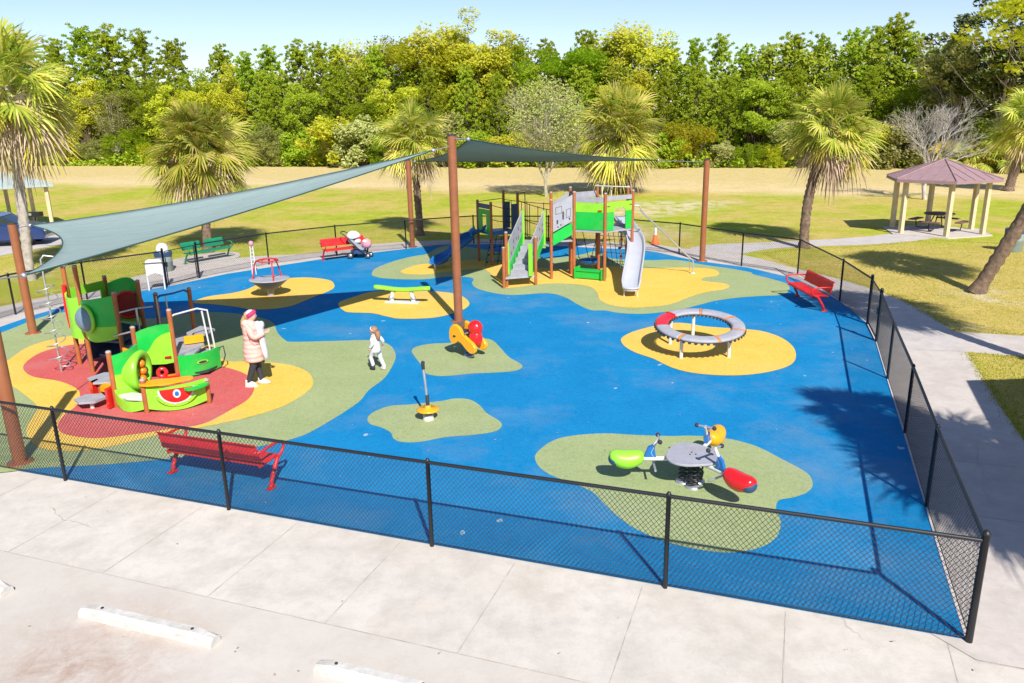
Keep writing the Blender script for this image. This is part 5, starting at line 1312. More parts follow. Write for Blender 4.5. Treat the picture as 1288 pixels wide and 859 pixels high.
g = G(773, 243); palm(g, up(778, 165, g.y + .3), 'shaggy palm with many dead hanging fronds behind the green tower', 4.0, 60, 44, 9, .28)
g = G(1011, 312); palm(g, up(1047, 160, g.y + .5), 'leaning palm with a curved dark trunk left of the gazebo', 2.25, 56, 34, 11, .19, bend=(-.55, 0, .2))
g = G(1228, 368); palm(g, up(1385, 120, g.y - 1.0), 'strongly leaning palm in front of the trash can at the right edge', 2.2, 54, 20, 13, .20)
gp2 = G(1268, 240); palm(gp2, up(1296, 150, gp2.y), 'palm standing behind the leaning palm, in front of the dark tree at the right', 2.9, 50, 14, 17, .28)
# palms beside the camera side of the path, whose shadows cross the fence and path
def crown_for_shadow(px, py, h): s_ = G(px, py); k_ = h / math.tan(SUN_EL); return V(s_.x - k_ * math.cos(SHADOW_AZ), s_.y - k_ * math.sin(SHADOW_AZ), h)
c_ = crown_for_shadow(1098, 524, 6.2); palm((c_.x + .6, c_.y - .6), c_, 'palm just outside the right side, its shadow on the blue floor', 1.6, 44, 20, 19, .18)
c_ = V(12.25, 14.6, 6.5); palm((12.1, 13.9), c_, 'leaning palm outside the right edge, its trunk shadow across the path', 2.1, 54, 16, 23, .18)
c_ = crown_for_shadow(1222, 590, 6.0); palm((c_.x + .3, c_.y - .6), c_, 'palm outside the right edge, its shadow over the concrete path', 2.5, 60, 24, 29, .19)
c_ = crown_for_shadow(1330, 640, 5.6); palm((c_.x + .8, c_.y), c_, 'palm farthest outside the right side, shading the path corner', 2.3, 54, 20, 31, .19)
# small park building outside the right side, whose roof shadow lies on the path
def roofpt(px, py, h=3.0): return crown_for_shadow(px, py, h)
r0, r1 = roofpt(1214, 479), roofpt(1288, 476); r2 = roofpt(1243, 535)
dx_ = (r1 - r0).normalized(); r1 = r0 + dx_ * 5.0; dy_ = (r2 - r0).normalized(); r3 = r0 + dy_ * 4.5; r4 = r1 + dy_ * 4.5
t = thing('park_building', ((r0.x + r4.x) / 2, (r0.y + r4.y) / 2, 0), 'small cream flat roofed park building outside the right side', 'building')
MB().slab([r0, r3, r4, r1], 2.85, 3.0).build('roof', M['roofbrown'], t)
ctr = (r0 + r4) / 2
MB().slab([tuple(ctr.lerp(p_, .86)) for p_ in (r0, r3, r4, r1)], 0, 2.847).build('wall', M['concretewhite'], t)

# ------------------------------------------------------------------ trees
rs_ = np.random.RandomState(4)
def quads(centers, size, flat=0.0, rs=rs_):
    n = len(centers); a = rs.normal(size=(n, 3)); a /= np.linalg.norm(a, axis=1)[:, None]
    a = a * np.sign(a[:, 2:3]) + np.array([.25, -.85, .75]); a /= np.linalg.norm(a, axis=1)[:, None]; b = rs.normal(size=(n, 3)); b = np.cross(a, b); b /= np.linalg.norm(b, axis=1)[:, None]; c = np.cross(a, b); c /= np.linalg.norm(c, axis=1)[:, None]
    s1 = (size * rs.uniform(.6, 1.3, n))[:, None]; s2 = s1 * .55
    v = np.stack([centers - b * s1, centers - c * s2 + b * s1 * .1, centers + b * s1, centers + c * s2 + b * s1 * .1], 1).reshape(-1, 3)
    f = np.arange(n * 4).reshape(n, 4); return v, f
def blades(centers, dirs, L, w, rs=rs_):
    n = len(centers); b = np.cross(dirs, rs.normal(size=(n, 3)) * .6 + np.array([.28, -.95, .9])); b /= np.linalg.norm(b, axis=1)[:, None] + 1e-9
    L = L[:, None]; v = np.stack([centers - b * w * .4, centers + b * w * .4, centers + dirs * L * .6 + b * w, centers + dirs * L, centers + dirs * L * .6 - b * w], 1)
    v = v[:, [0, 1, 2, 4, 3]]  # p0,p1,p2,p4,p3
    vv = v.reshape(-1, 3); k = np.arange(n)[:, None] * 5
    f = np.concatenate([k + np.array([[0, 1, 2, 3]]), k + np.array([[3, 2, 4, 4]])], 0)
    f = np.concatenate([k + np.array([[0, 1, 2, 3]])], 0)
    return vv, f
def sph(n, rs=rs_):
    a = rs.normal(size=(n, 3)); return a / np.linalg.norm(a, axis=1)[:, None]
def limb_mesh(name, H_, r0, branches, mat, parent, lean=(0, 0), top=.95):
    mb = MB(); pts = [V(lean[0] * s_ ** 2 + .12 * math.sin(s_ * 9 + H_), lean[1] * s_ ** 2 + .12 * math.cos(s_ * 7), H_ * s_) for s_ in [i / 12 * top for i in range(13)]]
    mb.tube(pts, [r0 * (1 - .82 * i / 12) * (1.3 if i == 0 else 1) for i in range(13)], 8)
    for (z0, tip) in branches:
        s_ = z0 / H_; p0 = V(lean[0] * s_ ** 2, lean[1] * s_ ** 2, z0); q = V(tip); md = (p0 + q) / 2 + V(0, 0, -.12 * (q - p0).length * .5)
        rr = r0 * .38 * (1 - .5 * s_); mb.tube([p0, md, q], [rr, rr * .65, rr * .2], 5)
    return mb.build(name, mat, parent, world=False)
def pine_kind(seed, H_=14):
    rs = np.random.RandomState(seed); t = thing('pine_tree', (0, 0, 0), 'x', 'pine tree')
    n = 46; tips = []; br = []
    for i in range(n):
        u = i / n; z = H_ * (.14 + .82 * u); R_m = 3.3 * (math.sin(PI * min(1, .25 + u * .85)) ** .6) * rs.uniform(.6, 1.15); a = i * 2.4 + rs.uniform(-.4, .4)
        tip = np.array([R_m * math.cos(a), R_m * math.sin(a), z + .25 * R_m + rs.uniform(-.3, .4)]); tips.append(tip); br.append((z - .3, tuple(tip * .98)))
    limb_mesh('trunk', H_, .20, br, M['bark'], t)
    cs = []
    for tip, (z, _) in zip(tips, br):
        base = np.array([0, 0, z]); m_ = rs.randint(9, 14)
        for k in range(m_): s_ = rs.uniform(.45, 1.05); cs.append(base + (tip - base) * s_ + rs.normal(size=3) * np.array([.5, .5, .36]))
    for k in range(26): cs.append(np.array([rs.normal() * .7, rs.normal() * .7, H_ * rs.uniform(.88, 1.02)]))
    cs = np.array(cs); nb = 34; C_2 = np.repeat(cs, nb, 0); D_2 = sph(len(C_2), rs); D_2[:, 2] = D_2[:, 2] * .7 + .35; D_2 /= np.linalg.norm(D_2, axis=1)[:, None]
    v, f = blades(C_2, D_2, rs.uniform(.30, .55, len(C_2)), .05, rs)
    fastmesh('crown', v, f, [M['leaf_pine']], None, t); return t
def leafy_kind(seed, mat, name='leafy_tree', H_=11, R_m=3.2, clumps=95, leaves=150, low=.12, sparse=1.0, size=.13, barkm='bark'):
    rs = np.random.RandomState(seed); t = thing(name, (0, 0, 0), 'x', 'tree')
    cs = []; br = []
    lobes = [(np.array([rs.uniform(-.5, .5) * R_m, rs.uniform(-.5, .5) * R_m, H_ * rs.uniform(low + .2, .85)]), rs.uniform(.45, .8)) for _ in range(7)] + [(np.array([0, 0, H_ * .72]), 1.0)]
    for i in range(clumps):
        c, s_ = lobes[rs.randint(len(lobes))]; d = sph(1, rs)[0]; d[2] = abs(d[2]) * .9 - .15 if rs.rand() < .7 else d[2]
        p_ = c + d * np.array([R_m, R_m, H_ * .26]) * s_ * rs.uniform(.75, 1.05); p_[2] = min(max(p_[2], H_ * low), H_ * 1.02); cs.append((p_, rs.uniform(.45, .95)))
        if i % 2 == 0: br.append((max(.12, rs.uniform(.2, .6)) * H_ if low > .15 else .1 * H_, tuple(p_ * .96)))
    limb_mesh('trunk', H_ * .8, .22, br, M[barkm], t)
    V_, = [[]]
    for p_, r in cs:
        n = int(leaves * sparse * (r / .7) ** 2); dd = sph(n, rs) * (rs.uniform(.35, 1.0, n) ** .6)[:, None] * r * np.array([1.15, 1.15, .75]); V_.append(p_ + dd)
    ctr_ = np.concatenate(V_); v, f = quads(ctr_, size, .3, rs)
    fastmesh('crown', v, f, [M[mat]], None, t); return t
def shrub_kind(seed, mat, H_=3.5, R_m=2.4):
    rs = np.random.RandomState(seed); t = thing('shrub', (0, 0, 0), 'x', 'shrub'); V_ = []
    mb = MB()
    for i in range(30):
        a = rs.uniform(0, 2 * PI); r = R_m * math.sqrt(rs.rand()) * .85; z = H_ * rs.uniform(.12, .92) * (1 - .35 * (r / R_m) ** 2)
        p_ = np.array([r * math.cos(a), r * math.sin(a) * .7, z]); rr = rs.uniform(.4, .75); n = int(260 * rr)
        V_.append(p_ + sph(n, rs) * (rs.uniform(.3, 1, n) ** .6)[:, None] * rr)
        if i % 2 == 0: mb.tube([(p_[0] * .2, p_[1] * .2, 0), (p_[0] * .7, p_[1] * .7, z * .6), tuple(p_)], [.05, .03, .01], 5)
    mb.build('stems', M['bark'], t, world=False)
    v, f = quads(np.concatenate(V_), .12, .2, rs); fastmesh('foliage', v, f, [M[mat]], None, t); return t
def bare_kind(seed, H_, spread, matn, depth=5, name='bare_tree', width=1.0, thin=1.0):
    rng = random.Random(seed); t = thing(name, (0, 0, 0), 'x', 'bare tree'); mb = MB(); tw = MB()
    def grow(p_, d, L, r, k):
        q = p_ + d * L; m_ = (p_ + q) / 2 + V(rng.uniform(-1, 1), rng.uniform(-1, 1), rng.uniform(-1, 1)) * L * .08
        (mb if k <= 1 else tw).tube([p_, m_, q], [r, r * .85, r * .7], 6 if k <= 1 else 3, caps=False)
        if k >= depth: return
        for _ in range(rng.choice((3, 3, 4)) if k > 0 else 5):
            a = V(rng.gauss(0, 1), rng.gauss(0, 1), rng.gauss(0, .6)).normalized(); nd = (d + a * spread + V(0, 0, .12)).normalized()
            nd = V(nd.x * width, nd.y * width, nd.z).normalized(); grow(q if rng.random() < .6 else m_, nd, L * rng.uniform(.62, .85), r * .58, k + 1)
    grow(V(0, 0, 0), V(.04, 0, 1).normalized(), H_ * .28, .13 * thin, 0)
    mb.build('trunk', M[matn], t, world=False); tw.build('crown', M[matn], t, world=False); return t
def set_tree(o, g, h, H_, label, rz=0, wide=1.0):
    o.location = (g.x, g.y, 0); s_ = h / H_; o.scale = (s_ * wide, s_ * wide, s_); o.rotation_euler = (0, 0, rz); o['label'] = label
def edge_pt(px, off):
    p_ = G(px, 208.5 + 3.5 * (px - 30) / 1220); v = V(p_.x, p_.y, 0); n_ = v.normalized(); return v + n_ * off
def height_for(g, ty):
    lo_, hi_ = 0.5, 40
    for _ in range(40):
        m_ = (lo_ + hi_) / 2; d = V(g.x, g.y, m_ - CAMH); y = 429.5 - FPX * d.dot(_U) / d.dot(_F)
        if y > ty: lo_ = m_
        else: hi_ = m_
    return lo_
spots = [(-40, 'beyond the left edge'), (20, 'behind the pale trunked palm'), (75, 'just right of the left edge palm'), (120, 'above the sand left of the bushy palm'), (165, 'left of the broad low palm'), (215, 'directly behind the broad low palm'), (262, 'over the right half of the broad low palm'), (310, 'right of the broad low palm'), (355, 'between the two left palms'), (400, 'above the middle of the left sail'), (440, 'above the right end of the left sail'), (478, 'left of the palm by the shade post'), (520, 'behind the palm by the shade post'), (560, 'above the tallest shade post'), (605, 'above the left end of the dark sail'), (650, 'left of the grey twiggy tree'), (690, 'behind the grey twiggy tree'), (735, 'between the twiggy tree and the shaggy palm'), (780, 'behind the shaggy palm'), (830, 'just right of the shaggy palm'), (880, 'above the right shade post'), (925, 'right of the right shade post'), (970, 'left of the leaning palm'), (1015, 'behind the left of the leaning palm crown'), (1060, 'behind the right of the leaning palm crown'), (1105, 'above the left end of the gazebo'), (1150, 'behind the white bare tree'), (1195, 'above the gazebo roof'), (1245, 'above the right end of the gazebo'), (1310, 'beyond the right edge')]
spotname = lambda px: min(spots, key=lambda s_: abs(s_[0] - px))[1]
protos = {
    'pine': [pine_kind(1), pine_kind(2), pine_kind(3)],
    'green': [leafy_kind(11, 'leaf_green'), leafy_kind(12, 'leaf_green', R_m=3.6)],
    'yellow': [leafy_kind(21, 'leaf_yellow'), leafy_kind(22, 'leaf_yellow', R_m=2.8)],
    'olive': [leafy_kind(31, 'leaf_olive', sparse=.8, barkm='palebark')],
    'wispy': [leafy_kind(41, 'leaf_yellow', sparse=.45, clumps=60, R_m=2.6, low=.4, barkm='palebark')],
    'shrub': [shrub_kind(51, 'leaf_green'), shrub_kind(52, 'leaf_yellow'), shrub_kind(53, 'leaf_olive')],
}
PH = dict(pine=14, green=11, yellow=11, olive=11, wispy=11, shrub=3.5)
words = dict(pine='green pine', green='bright green tree', yellow='yellowish tree', olive='olive grey tree', wispy='wispy yellow topped tree', shrub='low shrub')
used_ = {}; labels_ = set(); rr_ = random.Random(5)
def plant(kind, px, off, ty, wide=1.0, extra=''):
    L_ = protos[kind]; i = used_.get(kind, 0); used_[kind] = i + 1; pr = L_[i % len(L_)]
    g = edge_pt(px, off); h = height_for(g, ty); row = 'in front' if off < 4 else ('midway' if off < 11 else 'far back')
    lab = f"{words[kind]} {row}, {spotname(px)}"
    if lab in labels_:
        for e_ in ('taller ', 'fuller ', 'paler ', 'narrow ', 'broad ', 'second '):
            if e_ + lab not in labels_: lab = e_ + lab; break
    labels_.add(lab)
    o = pr if i < len(L_) else dup(pr, (0, 0, 0))
    set_tree(o, g, h, PH[kind], lab, rr_.uniform(0, 6.28), wide)
    o['group'] = 'trees of the tree line' if kind != 'shrub' else 'shrubs along the tree line'; o['category'] = 'pine tree' if kind == 'pine' else ('shrub' if kind == 'shrub' else 'tree')
for (k_, px, off, ty) in (
    ('pine', -50, 14, 40), ('pine', -5, 12, 55), ('pine', 52, 13, 46), ('pine', 92, 10, 52), ('pine', 128, 14, 36), ('pine', 160, 12, 33), ('pine', 198, 14, 40), ('pine', 235, 11, 52),
    ('green', 262, 9, 78), ('pine', 292, 13, 58), ('pine', 322, 10, 68), ('pine', 352, 14, 60), ('pine', 388, 13, 52), ('pine', 412, 10, 56), ('pine', 432, 14, 60), ('wispy', 465, 15, 38), ('pine', 480, 12, 60), ('wispy', 498, 16, 32),
    ('pine', 522, 12, 72), ('wispy', 562, 13, 16), ('yellow', 556, 14, 24), ('yellow', 588, 14, 14), ('yellow', 618, 13, 26), ('wispy', 640, 13, 30), ('pine', 655, 12, 58), ('pine', 690, 13, 52), ('green', 708, 11, 50), ('pine', 735, 13, 42), ('pine', 765, 12, 52), ('wispy', 790, 15, 14), ('wispy', 812, 14, 22), ('pine', 838, 13, 56),
    ('pine', 868, 12, 52), ('pine', 900, 14, 46), ('pine', 930, 11, 58), ('pine', 955, 14, 58), ('pine', 988, 12, 44), ('pine', 1022, 14, 46), ('pine', 1060, 12, 40), ('pine', 1085, 13, 36), ('pine', 1108, 14, 20), ('pine', 1132, 12, 44), ('pine', 1158, 11, 60), ('pine', 1185, 13, 46),
    ('yellow', 110, 6, 84), ('olive', 150, 4, 106), ('yellow', 262, 5, 96), ('yellow', 300, 6, 82), ('pine', 345, 6, 92), ('green', 392, 5, 96), ('pine', 430, 7, 84), ('pine', 460, 7, 84), ('yellow', 500, 6, 92), ('pine', 545, 6, 88), ('pine', 590, 6, 84), ('pine', 628, 6, 92), ('pine', 672, 7, 84), ('pine', 730, 6, 84), ('yellow', 785, 7, 74), ('pine', 832, 6, 88), ('pine', 872, 6, 84), ('pine', 912, 5, 96), ('green', 950, 6, 90), ('pine', 992, 6, 86), ('pine', 1035, 6, 92), ('pine', 1085, 6, 84), ('green', 1128, 5, 96), ('pine', 1170, 6, 84),
    ('green', 20, 6, 80), ('olive', 58, 5, 98), ('green', 196, 6, 90), ('yellow', 232, 5, 100), ('pine', 350, 5, 110), ('green', 470, 4, 118), ('green', 705, 4, 112), ('green', 1005, 4, 118)):
    plant(k_, px, off, ty, rr_.uniform(.9, 1.15))
i_ = 0
for px in range(-60, 1190, 37):
    if 1140 < px: continue
    plant('shrub', px + rr_.uniform(-7, 7), rr_.uniform(-.5, 2.5), rr_.uniform(140, 180), 1.1); i_ += 1
# big dark tree at the right
g = G(1262, 214); g = V(g.x, g.y, 0)
bt = leafy_kind(61, 'leaf_dark', 'broad_tree', 15, 6.5, 150, 110, .18, .9, .22, 'palebark'); set_tree(bt, V(*edge_pt(1250, -1)), 15.0, 15, 'large dark leafy tree filling the upper right corner', .4)
bt['category'] = 'tree'
bt2 = leafy_kind(62, 'leaf_olive', 'broad_tree', 13, 4.5, 100, 90, .3, .9, .2, 'palebark'); set_tree(bt2, edge_pt(1196, 3), height_for(edge_pt(1196, 3), 34), 13, 'tall olive gold tree left of the large dark tree', 1.4); bt2['category'] = 'tree'
bt3 = leafy_kind(63, 'leaf_yellow', 'broad_tree', 13, 4.5, 90, 70, .35, .7, .2, 'palebark'); set_tree(bt3, edge_pt(1290, -4), height_for(edge_pt(1290, -4), -30), 13, 'yellow green tree rising above the upper right corner', 2.4); bt3['category'] = 'tree'
for i, (px, off) in enumerate(((1188, -3), (1205, -4), (1222, -3.5), (1240, -4.5), (1258, -3.5), (1277, -5), (1296, -4))):
    g = edge_pt(px, off); rng = random.Random(100 + i); t = thing('palmetto', (g.x, g.y, 0), ('yellow palmetto bush behind the gazebo roof', 'yellow green palmetto bush, second from the gazebo roof peak', 'small palmetto bush at the foot of the dark tree', 'bright yellow palmetto bush above the right end of the gazebo', 'palmetto bush just right of the gazebo', 'palmetto bush behind the right edge palm', 'palmetto bush cut off by the right edge')[i], 'shrub', 'palmettos under the dark tree')
    v, f = frond_arrays(30, (80, -5), .9, 1.0, rng, 18, .5, .05); v = v * 1.25 + np.array([0, 0, .9]); fastmesh('fronds', v, f, [M['frondy'] if i % 2 == 0 else M['frond']], None, t)
    MB().tube([(g.x, g.y, 0), (g.x, g.y, 1.0)], .15, 6).build('trunk', M['palmbark'], t)
tb = bare_kind(3, 8.2, .62, 'twig', 6, 'twiggy_tree', 1.0); g = G(687, 247); set_tree(tb, g, height_for(g, 88) , 8.0, 'grey brown twiggy tree standing alone on the sand', 0, 1.05)
fz = np.random.RandomState(8); n_ = 5200
pp_ = sph(n_, fz) * (fz.uniform(.25, 1, n_) ** .45)[:, None] * np.array([2.5, 2.5, 2.7]) + np.array([0, 0, 5.0]); v, f = quads(pp_, .075, .1, fz); fastmesh('dry_leaves', v, f, [M['leaf_olive']], None, tb)
tb2 = bare_kind(8, 7, .60, 'twigpale', 6, 'bare_tree', 1.0, 1.2); g = G(1163, 251); set_tree(tb2, g, height_for(g, 128), 6.2, 'pale leafless tree behind the gazebo', 1.0, 1.0)
# far wood behind the tree line, one mass
fw = np.random.RandomState(9); n_ = 120000
e0, e1_ = edge_pt(-150, 0), edge_pt(1450, 0); ee = np.array(e1_ - e0); en = np.array([-ee[1], ee[0], 0]); en /= np.linalg.norm(en); en = en if en[1] > 0 else -en
u_ = fw.uniform(-.1, 1.1, n_); dp_ = fw.uniform(9, 20, n_); hz = fw.uniform(0, 1, n_) ** .8 * (10.4 + 1.2 * np.sin(u_ * 40) + .9 * np.sin(u_ * 97))
P_ = np.array(e0) + u_[:, None] * ee + dp_[:, None] * en; P_[:, 2] = hz; v, f = quads(P_, .26, .2, fw)
o = fastmesh('distant_woods', v, f, [M['leaf_wood']]); tag(o, 'dense dark foliage deep inside the wood behind the tree line', 'woods', kind='stuff')
n_ = 16000; u_ = fw.uniform(-.02, 1.02, n_); dp_ = fw.uniform(-.6, 6, n_); hz = fw.uniform(0, 1, n_) ** 1.2 * (1.1 + .5 * np.sin(u_ * 70))
P_ = np.array(e0) + u_[:, None] * ee + dp_[:, None] * en; P_[:, 2] = hz + .1; v, f = quads(P_, .22, .2, fw)
o = fastmesh('undergrowth', v, f, [M['leaf_green']]); tag(o, 'low green undergrowth along the foot of the tree line', 'undergrowth', kind='stuff')
# grass blades on the nearer lawns
def in_poly(px, py, poly):
    x, y = px, py; c = np.zeros(len(x), bool); n = len(poly)
    for i in range(n):
        (x0, y0), (x1, y1) = poly[i][:2], poly[i - 1][:2]
        k = ((y0 > y) != (y1 > y)) & (x < (x1 - x0) * (y - y0) / ((y1 - y0) or 1e-9) + x0); c ^= k
    return c
gr_ = np.random.RandomState(12); X = []
lawnR = gp([(1218, 445), (1288, 451), (1500, 465), (1500, 620), (1290, 552), (1257, 507), (1239, 477)])
lawnM = gp([(1142, 381), (1200, 415), (1288, 422), (1500, 436), (1500, 318), (1288, 308), (1172, 302), (1088, 310), (1024, 312), (960, 318), (1000, 335), (1062, 352), (1103, 364)])
lawnL = gp([(-200, 395), (0, 384), (90, 364), (180, 344), (190, 335), (196, 322), (262, 312), (262, 300), (150, 302), (0, 326), (-200, 350)])
lawnB = gp([(300, 322), (460, 306), (640, 299), (800, 303), (800, 275), (560, 272), (300, 290)])
for poly, n in ((lawnR, 26000), (lawnM, 60000), (lawnL, 34000), (lawnB, 26000)):
    xs = [p_[0] for p_ in poly]; ys = [p_[1] for p_ in poly]; x = gr_.uniform(min(xs), max(xs), n); y = gr_.uniform(min(ys), max(ys), n); k = in_poly(x, y, poly)
    X.append(np.stack([x[k], y[k], np.zeros(k.sum())], 1))
for poly in (lawnR, lawnM, lawnL):
    for i in range(len(poly)):
        a_, b_ = np.array(poly[i - 1][:2]), np.array(poly[i][:2]); L_ = min(60, np.linalg.norm(b_ - a_)); n = int(L_ * 260)
        tt = gr_.rand(n)[:, None]; X.append(np.concatenate([a_ + (b_ - a_) * tt + gr_.normal(size=(n, 2)) * .07, np.full((n, 1), .012)], 1))
X = np.concatenate(X); D_ = gr_.normal(size=X.shape) * .55; D_[:, 2] = 1; D_ /= np.linalg.norm(D_, axis=1)[:, None]
v, f = blades(X, D_, gr_.uniform(.025, .075, len(X)), .007, gr_)
o = fastmesh('grass', v, f, [M['blade']]); tag(o, 'short dry green grass blades on the lawns round the paths', 'grass', kind='stuff')
# leaf litter on the floor and path
n_ = 170; lit = gr_.uniform(0, 1, (n_, 2)); PL = []
for a_, b_ in lit:
    p_ = FR(18 * a_ - 1.8, -3 + 17 * b_ ** 1.2); PL.append((p_.x, p_.y, .045))
v, f = quads(np.array(PL), .022, 0, gr_); v[:, 2] = .036 + np.abs(v[:, 2] - .045) * .3
o = fastmesh('leaf_litter', v, f, [M['frondd']]); tag(o, 'tiny dry leaf scraps scattered over floor and path', 'leaf litter', kind='stuff')

# ------------------------------------------------------------------ people
def skin(verts, edges, radii, subd=2):
    me = bpy.data.meshes.new('tmp'); me.from_pydata([tuple(v) for v in verts], edges, []); o = bpy.data.objects.new('tmp', me); COL.objects.link(o)
    o.modifiers.new('skin', 'SKIN'); s_ = o.modifiers.new('sub', 'SUBSURF'); s_.levels = subd; s_.render_levels = subd
    if not me.skin_vertices:
        bpy.context.view_layer.objects.active = o; bpy.ops.object.select_all(action='DESELECT') if False else None
        import bmesh
        bm = bmesh.new(); bm.from_mesh(me); bm.verts.layers.skin.verify(); bm.to_mesh(me); bm.free()
    for i, r in enumerate(radii):
        r = r if isinstance(r, tuple) else (r, r); me.skin_vertices[0].data[i].radius = r
    me.skin_vertices[0].data[0].use_root = True
    bpy.context.view_layer.update(); dg = bpy.context.evaluated_depsgraph_get(); ev = o.evaluated_get(dg); m2 = bpy.data.meshes.new_from_object(ev)
    vs = [tuple(v.co) for v in m2.vertices]; fs = [tuple(p_.vertices) for p_ in m2.polygons]
    bpy.data.objects.remove(o); bpy.data.meshes.remove(me); bpy.data.meshes.remove(m2); return vs, fs
def chain(mb, pts, rs):
    v, f = skin(pts, [(i, i + 1) for i in range(len(pts) - 1)], rs); mb.add(v, f, True)
def hand(mb, wrist, d, palmn, s_=1.0, curl=.5):
    d = V(d).normalized(); palmn = V(palmn).normalized(); sdv = d.cross(palmn).normalized()
    p1 = V(wrist); p2 = p1 + d * .085 * s_
    mb.ell((p1 + p2) / 2, (.050 * s_, .038 * s_, .018 * s_), Matrix((d, sdv, palmn)).transposed(), 12, 8)
    for i, L in enumerate((.062, .072, .068, .052)):
        o = sdv * (.027 - .018 * i) * s_; a = p1 + d * .07 * s_ + o; b = a + (d + palmn * curl * .4).normalized() * L * .5 * s_; c = b + (d * (1 - curl) + palmn * curl * 1.2).normalized() * L * .5 * s_
        mb.tube([a, b, c], [.009 * s_, .0085 * s_, .006 * s_], 6)
    a = p1 + sdv * .03 * s_ + d * .015 * s_; b = a + (sdv * .8 + d * .6).normalized() * .035 * s_; c = b + (d + palmn * .4).normalized() * .03 * s_
    mb.tube([a, b, c], [.012 * s_, .010 * s_, .007 * s_], 6)
def rings(mb, rg, n=20):
    """rg: list of (centre, rx, ry) -> lofted body"""
    vs = []
    for c, rx, ry in rg:
        for k in range(n): a = 2 * PI * k / n; vs.append(V(c) + V(rx * math.cos(a), ry * math.sin(a), 0))
    fs = [(i * n + k, i * n + (k + 1) % n, (i + 1) * n + (k + 1) % n, (i + 1) * n + k) for i in range(len(rg) - 1) for k in range(n)] + [tuple(range(n))[::-1], tuple(range((len(rg) - 1) * n, len(rg) * n))]
    mb.add(vs, fs, True)
def woman():
    g = G(323, 486); t = thing('person', (g.x, g.y, ZR - .006), 'person in a long pale pink hooded coat and magenta headscarf holding a white bundle', 'person', None, math.radians(4))
    # local: +x = facing
    P = dict(pel=(0, 0, .88), sp=(0, 0, 1.06), ch=(.01, 0, 1.25), nk=(.03, 0, 1.40), hd=(.055, 0, 1.49), ht=(.05, 0, 1.57),
             hl=(-.01, .085, .84), kl=(.05, .09, .47), al=(.09, .09, .10), tl=(.21, .09, .055), hr=(-.01, -.085, .84), kr=(.0, -.09, .47), ar=(-.13, -.09, .11), tr=(-.02, -.10, .055),
             sl=(.0, .155, 1.33), el=(.10, .20, 1.09), wl=(.29, .10, 1.16), sr=(.0, -.155, 1.33), er=(.10, -.22, 1.08), wr=(.31, -.09, 1.17))
    nm = list(P); ix = {k: i for i, k in enumerate(nm)}
    E2 = [('pel', 'sp'), ('sp', 'ch'), ('ch', 'nk'), ('nk', 'hd'), ('hd', 'ht'), ('pel', 'hl'), ('hl', 'kl'), ('kl', 'al'), ('al', 'tl'), ('pel', 'hr'), ('hr', 'kr'), ('kr', 'ar'), ('ar', 'tr'), ('ch', 'sl'), ('sl', 'el'), ('el', 'wl'), ('ch', 'sr'), ('sr', 'er'), ('er', 'wr')]
    Rr = dict(pel=.12, sp=.11, ch=.12, nk=.048, hd=.085, ht=.07, hl=.085, kl=.058, al=.04, tl=.03, hr=.085, kr=.058, ar=.04, tr=.03, sl=.055, el=.042, wl=.026, sr=.055, er=.042, wr=.026)
    mb = MB(); v, f = skin([P[k] for k in nm], [(ix[a], ix[b]) for a, b in E2], [Rr[k] for k in nm]); mb.add(v, f, True)
    mb.ell((.062, 0, 1.52), (.088, .074, .112)); mb.tube([(.13, 0, 1.55), (.158, 0, 1.515), (.14, 0, 1.505)], [.008, .013, .009], 6)
    for e in (-1, 1): mb.ell((.05, .075 * e, 1.515), (.016, .010, .025))
    hand(mb, (.31, -.09, 1.17), (.6, .9, .15), (0, .2, 1)); hand(mb, (.29, .10, 1.16), (.5, -.9, .1), (0, 0, 1))
    body = mb.build('body', M['skin'], t, world=False)
    for e in (-1, 1): MB().ell((.140, .030 * e, 1.535), (.008, .012, .008)).build('eye', M['dark'], t, world=False)
    MB().ell((.142, 0, 1.475), (.008, .022, .006)).build('mouth', M['magenta'], t, world=False)
    lg = MB()
    for s_, n1 in ((.088, 'l'), (-.088, 'r')):
        ps = [P['h' + n1], P['k' + n1], P['a' + n1]]; ps = [ps[0], V(ps[0]).lerp(V(ps[1]), .5), ps[1], V(ps[1]).lerp(V(ps[2]), .5), ps[2]]; lg.tube(ps, [.105, .095, .072, .066, .05], 12)
    lg.build('leggings', M['jeans'], t, world=False)
    ct = MB()
    prof_ = [(.555, .185, .205), (.57, .20, .222), (.70, .208, .228), (.85, .192, .212), (1.0, .168, .188), (1.15, .163, .188), (1.28, .158, .192), (1.36, .128, .168), (1.41, .085, .10), (1.44, .07, .075)]
    rg_ = []
    for k in range(46):
        z = .555 + (1.44 - .555) * k / 45
        for (z0, a0_, b0_), (z1, a1_, b1_) in zip(prof_, prof_[1:]):
            if z0 <= z <= z1 + 1e-6: u = (z - z0) / (z1 - z0); rx, ry = a0_ + (a1_ - a0_) * u, b0_ + (b1_ - b0_) * u; break
        pf = .0028 * math.sin((z - .56) / .095 * 2 * PI) if z < 1.33 else 0
        rg_.append(((.02 * (1 - k / 45) + .006 * math.sin(k * .9), .004 * math.cos(k * 1.3), z), rx + pf, ry + pf))
    rings(ct, rg_, 28)
    for e, n1 in ((1, 'l'), (-1, 'r')):
        ps = [V(P['s' + n1]), V(P['s' + n1]).lerp(V(P['e' + n1]), .5) + V(0, .01 * e, 0), V(P['e' + n1]), V(P['e' + n1]).lerp(V(P['w' + n1]), .5), V(P['w' + n1]) * .97 + V(0, 0, .035)]
        v, f = skin(ps, [(i, i + 1) for i in range(4)], [.082, .078, .075, .066, .052]); ct.add(v, f, True)
    ct.build('coat', M['coat'], t, world=False)
    ho = MB(); ho.ell((-.07, 0, 1.37), (.10, .13, .085)); ho.build('hood', M['coat'], t, world=False)
